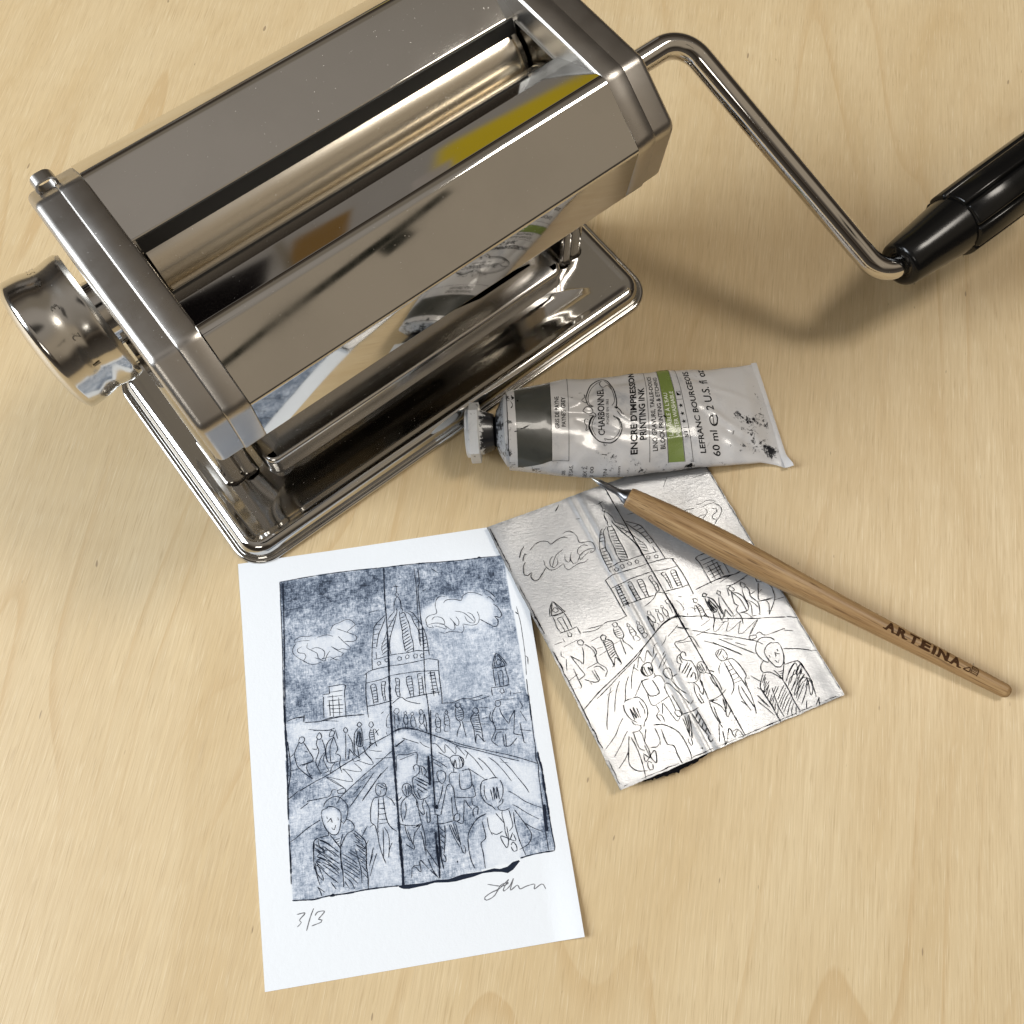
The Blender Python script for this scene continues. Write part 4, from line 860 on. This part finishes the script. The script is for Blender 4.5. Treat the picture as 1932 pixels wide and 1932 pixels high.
def tt(txt, sc, w0, w1, cap, **kw): put_text(bm, txt, lambda x, y: Tm(sc+cap/2-y, x, .085), w0, w1, 0, cap, **kw)
tt('GRIS DE PAYNE', 21.4, -6.2, 9.6, 1.9, bold=.018)
tt("PAYNE'S GREY", 24.3, -5.4, 9.0, 1.9, bold=.018)
tt('ENCRE D\'IMPRESSION', 55.6, -18.3, 25.0, 3.0, bold=.028)
tt('PRINTING INK', 59.6, -12.2, 13.2, 3.0, bold=.028)
tt('LINO GRAVURE, TAILLE-DOUCE', 64.6, -17.6, 20.8, 2.1, bold=.018)
tt('BLOCK PRINTING & ETCHING', 67.8, -17.0, 19.4, 2.1, bold=.018)
tt('S1', 78.3, -12.6, -9.8, 1.6, bold=.012)
tt('LEFRANC BOURGEOIS', 84.6, -20.0, 22.0, 2.7, bold=.02)
tt('60 ml', 91.2, -21.5, -9.6, 3.7, bold=.012)
tt('e', 91.0, -7.6, -2.2, 7.0, bold=-.012)
tt('2 U.S. fl oz', 91.6, 0.0, 23.5, 3.7, bold=.012)
tt('OIS', 24.3, -29.2, -25.6, 1.7); tt('TE SAS,', 27.6, -30.0, -22.8, 1.7); tt('DEX 2,', 33.5, -29.5, -22.8, 1.7); tt('3 00', 36.5, -28.8, -23.0, 1.7)
tt('7JN', 42.8, -28.4, -24.2, 1.7); tt('l.com', 49.3, -28.6, -23.0, 1.5)
for w in (-5.0, -1.1, 2.9):
    vs_ = [bm.verts.new(Tm(78.3-1.15*math.cos(a)*(1 if k % 2 == 0 else .42), w+1.15*math.sin(a)*(1 if k % 2 == 0 else .42), .09)) for k, a in enumerate([math.pi*i/5 for i in range(10)])]
    c = bm.verts.new(Tm(78.3, w, .09))
    for k in range(10): bm.faces.new((c, vs_[k], vs_[(k+1) % 10]))
for a, b, c, d in ((77.3, 77.45, 8.0, 10.1), (79.2, 79.35, 8.0, 10.1), (77.3, 79.35, 8.0, 8.15), (77.3, 79.35, 9.95, 10.1)): patch(bm, a, b, c, d, .09)
bm.faces.new([bm.verts.new(Tm(*q, .09)) for q in ((77.3, 8.0), (77.3, 10.1), (79.3, 8.0))])
link_mesh('black_lettering', bm, M_LABEL, tube_e, sharp=False)
bm = bmesh.new()
tt("LAVABLE À L'EAU", 71.7, -11.4, 9.8, 1.9, bold=.012); tt('WATER WASHABLE', 74.7, -12.2, 10.4, 1.9, bold=.012)
link_mesh('white_lettering', bm, M_WHITEPRINT, tube_e, sharp=False)
bm = bmesh.new()
for wd, p in decode(LOGO): ribbon(bm, p, wd*1.15, lambda x, y, l: Tm(x, y, l), .09, .7, .15)
tt('CHARBONNEL', 41.0, -9.2, 13.8, 3.0, bold=.018); tt('FONDÉ EN 1862', 43.9, -4.2, 8.0, 1.2, bold=.006)
link_mesh('oval_emblem', bm, M_LABEL, tube_e, sharp=False)
for wd, p in decode(MARKS):
    bm = bmesh.new(); ribbon(bm, p, wd, lambda x, y, l: Tm(x, y, l), .1, .4, .9)
    link_mesh('ink_smudge', bm, M_LABEL, tube_e, sharp=False)
# crimped fold at the end
bm = bmesh.new()
cx, cy, an, X, Z, arc, h = TR[-1]; ax_d = Vector((math.cos(an-math.pi/2), math.sin(an-math.pi/2), 0)); cr_d = Vector((math.cos(an), math.sin(an), 0))
ctr = Vector((cx, cy, 0))-TO; half = TUBE[-1][4]
rows = []
for k in range(41):
    q = -1+2*k/40; p = ctr+cr_d*(q*half)
    curl = smoothstep(-.72, -1.0, q)
    z = .25+1.0*curl; out = 1.1+.9*curl+.12*mnoise.noise(Vector((q*9, 0, 0)))
    rows.append([p+Vector((0, 0, z)), p+ax_d*out+Vector((0, 0, z+curl*1.8)), p+ax_d*(out+.1)+Vector((0, 0, z+1.1+curl*1.6)), p+Vector((0, 0, z+1.5)), p-ax_d*1.6+Vector((0, 0, z+1.4))])
loft(bm, rows, True, True, True); fix_normals(bm); link_mesh('crimped_end', bm, M_TUBE, tube_e, 60)
# shoulder, neck and cap
sh0 = Vector((TUBE[0][0], TUBE[0][1], 15.6))-TO; axd = Vector((-.9985, -.035, -.06)).normalized(); AM = axis_matrix(sh0, axd)
bm = bmesh.new(); lay = None
def lathe_ink(prof, mat, name, par, seg=64, fn=None, ink=None):
    bm = bmesh.new(); lay = bm.verts.layers.float.new('ink')
    rings = []
    for x, r in prof:
        ring = []
        for i in range(seg):
            t = 2*math.pi*i/seg; rr = r if fn is None else fn(x, r, t)
            v = bm.verts.new(AM @ Vector((x, rr*math.cos(t), rr*math.sin(t)))); v[lay] = ink(x, t) if ink else 0.0; ring.append(v)
        rings.append(ring)
    for a, b in zip(rings, rings[1:]):
        for i in range(seg): j = (i+1) % seg; bm.faces.new((a[i], a[j], b[j], b[i]))
    bm.faces.new(rings[0][::-1]); bm.faces.new(rings[-1]); fix_normals(bm)
    return link_mesh(name, bm, mat, par, 30)
lathe_ink([(-.6, 15.4), (-.4, 15.9), (.2, 16.0), (1.0, 15.9), (1.3, 15.2), (1.6, 14.9), (4.6, 9.4), (5.4, 6.8), (6.2, 6.2), (8.5, 6.2)], M_SHOULDER, 'tube_shoulder', tube_e, 72,
    ink=lambda x, t: .22+.22*smoothstep(.8, 2, x)+1.0*smoothstep(4.3, 5.8, x))
def oct_r(x, r, t):
    k = (t+math.pi/8) % (math.pi/4)-math.pi/8; return r*math.cos(math.pi/8)/math.cos(k)
cap = lathe_ink([(6.0, 6.0), (6.1, 7.9), (8.0, 8.6), (11.0, 9.8), (12.4, 10.0)], M_CAP, 'screw_cap', tube_e, 64, ink=lambda x, t: .95*(1-smoothstep(7.2, 13.0, x))+.30)
lathe_ink([(12.2, 9.3), (12.3, 13.2), (12.6, 13.5), (16.4, 13.5), (16.7, 13.2)], M_CAP, 'cap_flange', cap, 64, fn=lambda x, r, t: oct_r(x, r, t), ink=lambda x, t: .17)
lathe_ink([(16.5, 10.8), (16.7, 11.0), (18.2, 10.8), (18.5, 10.2), (18.2, 9.0)], M_CAP, 'cap_rim', cap, 64, ink=lambda x, t: .10)

# ------------------------------------------------------------------ the etching needle
PS = Vector((50.43, 149.78, 12.0)); PE = Vector((205.87, 66.23, 3.4)); PTIP = Vector((34.92, 158.05, 13.5))
d = (PE-PS); PLEN = d.length; d.normalize()
pen_e = empty('etching_needle', (PS.x, PS.y, 0), 0.0, 'wooden handled etching needle with dark steel point, lying across the scratched plate', 'etching tool')
am = axis_matrix(PS-Vector((PS.x, PS.y, 0)), d)
prof = [(0, 3.9), (.15, 4.35), (.8, 4.6), (6, 5.0), (20, 5.95), (39, 6.5), (50, 6.45), (58, 6.25), (78, 5.45), (98, 4.65), (117, 4.2), (146, 3.6), (166, 3.2), (172, 3.05), (PLEN-2.0, 3.0), (PLEN-.9, 2.6), (PLEN-.2, 2.0), (PLEN, .5)]
def cr1(prof, n=6):
    xs = [p[0] for p in prof]; out = []
    for i in range(len(prof)-1):
        for k in range(n): out.append((prof[i][0]+(prof[i+1][0]-prof[i][0])*k/n, 0))
    out.append((prof[-1][0], 0))
    X = [o[0] for o in out]; Rr = np.interp(X, xs, [p[1] for p in prof])
    R2 = Rr.copy()
    for _ in range(3):
        R2[12:-30] = (R2[11:-31]+R2[12:-30]*2+R2[13:-29])/4
    return list(zip(X, R2))
# the wood's own frame runs along X so its grain follows the handle
wood = bpy.data.objects.new('wooden_handle', None)
bm = bmesh.new(); pf = cr1(prof); lathe(bm, pf, Matrix.Identity(4), 48); fix_normals(bm)
COLm = link_mesh('wooden_handle', bm, M_PENWOOD, pen_e, 50)
bpy.data.objects.remove(wood)
amk = am.copy(); amk.translation = am.translation*K; COLm.matrix_local = amk
XS = [p[0] for p in pf]; RS = [p[1] for p in pf]
def S_pen(x, y, lift=.04):       # y is round the handle, 0 on top, positive away from the viewer
    r = float(np.interp(x, XS, RS))+lift; a = y/r
    return Vector((x, r*math.sin(a), r*math.cos(a)))
bm = bmesh.new()
def pen_text(ch, x0, x1, y0=-1.4, y1=2.6): put_text(bm, ch, lambda x, y: S_pen(x, y), x0, x1, y0, y1, .5, bold=.055)
x = 119.5
for ch, wd in (('A', 4.4), ('R', 4.4), ('T', 4.4), ('E', 4.2), ('I', 1.5), ('N', 4.8), ('A', 4.4)):
    pen_text(ch, x, x+wd); 
    for xx in ((x, x+wd) if ch in 'AR' else (x+wd/2,) if ch in 'TI' else (x, x+wd)): ribbon(bm, [(xx-.7, -1.3), (xx+.7, -1.3)], .5, lambda a, b, l: S_pen(a, b, l), .05, .4, .1)
    x += wd+.95
ribbon(bm, [(x+.6, -1.1), (x+3.2, -1.1), (x+3.0, .6), (x+.6, -1.1)], .5, lambda a, b, l: S_pen(a, b, l), .05, .4, .1)
ribbon(bm, [(x+4.0, -1.3), (x+4.0, 1.6), (x+4.6, 2.3), (x+6.2, 2.2), (x+6.8, 1.3), (x+6.6, -1.5)], .4, lambda a, b, l: S_pen(a, b, l), .05, .4, .1)
for yy in (-.9, -.2, .5, 1.2, 1.9): ribbon(bm, [(x+4.0, yy), (x+6.7, yy-.1)], .3, lambda a, b, l: S_pen(a, b, l), .05, .4, .1)
t_ = link_mesh('burnt_lettering', bm, M_BURN, COLm, sharp=False)
d2 = (PS-PTIP); tl = d2.length; am2 = axis_matrix(PTIP-Vector((PS.x, PS.y, 0)), d2)
bm = bmesh.new()
lathe(bm, [(3.2, 1.0), (3.6, 1.25), (8, 1.35), (tl-5.2, 1.5), (tl-3.0, 2.1), (tl-1.4, 3.1), (tl-.4, 3.5), (tl+.1, 3.55), (tl+.3, 2)], am2, 32); fix_normals(bm)
st_ = link_mesh('steel_shank', bm, M_GUN, pen_e, 50)
bm = bmesh.new(); lathe(bm, [(0, .12), (1.2, .55), (3.3, 1.12)], am2, 24); fix_normals(bm); link_mesh('needle_point', bm, M_TIP, st_, 50)
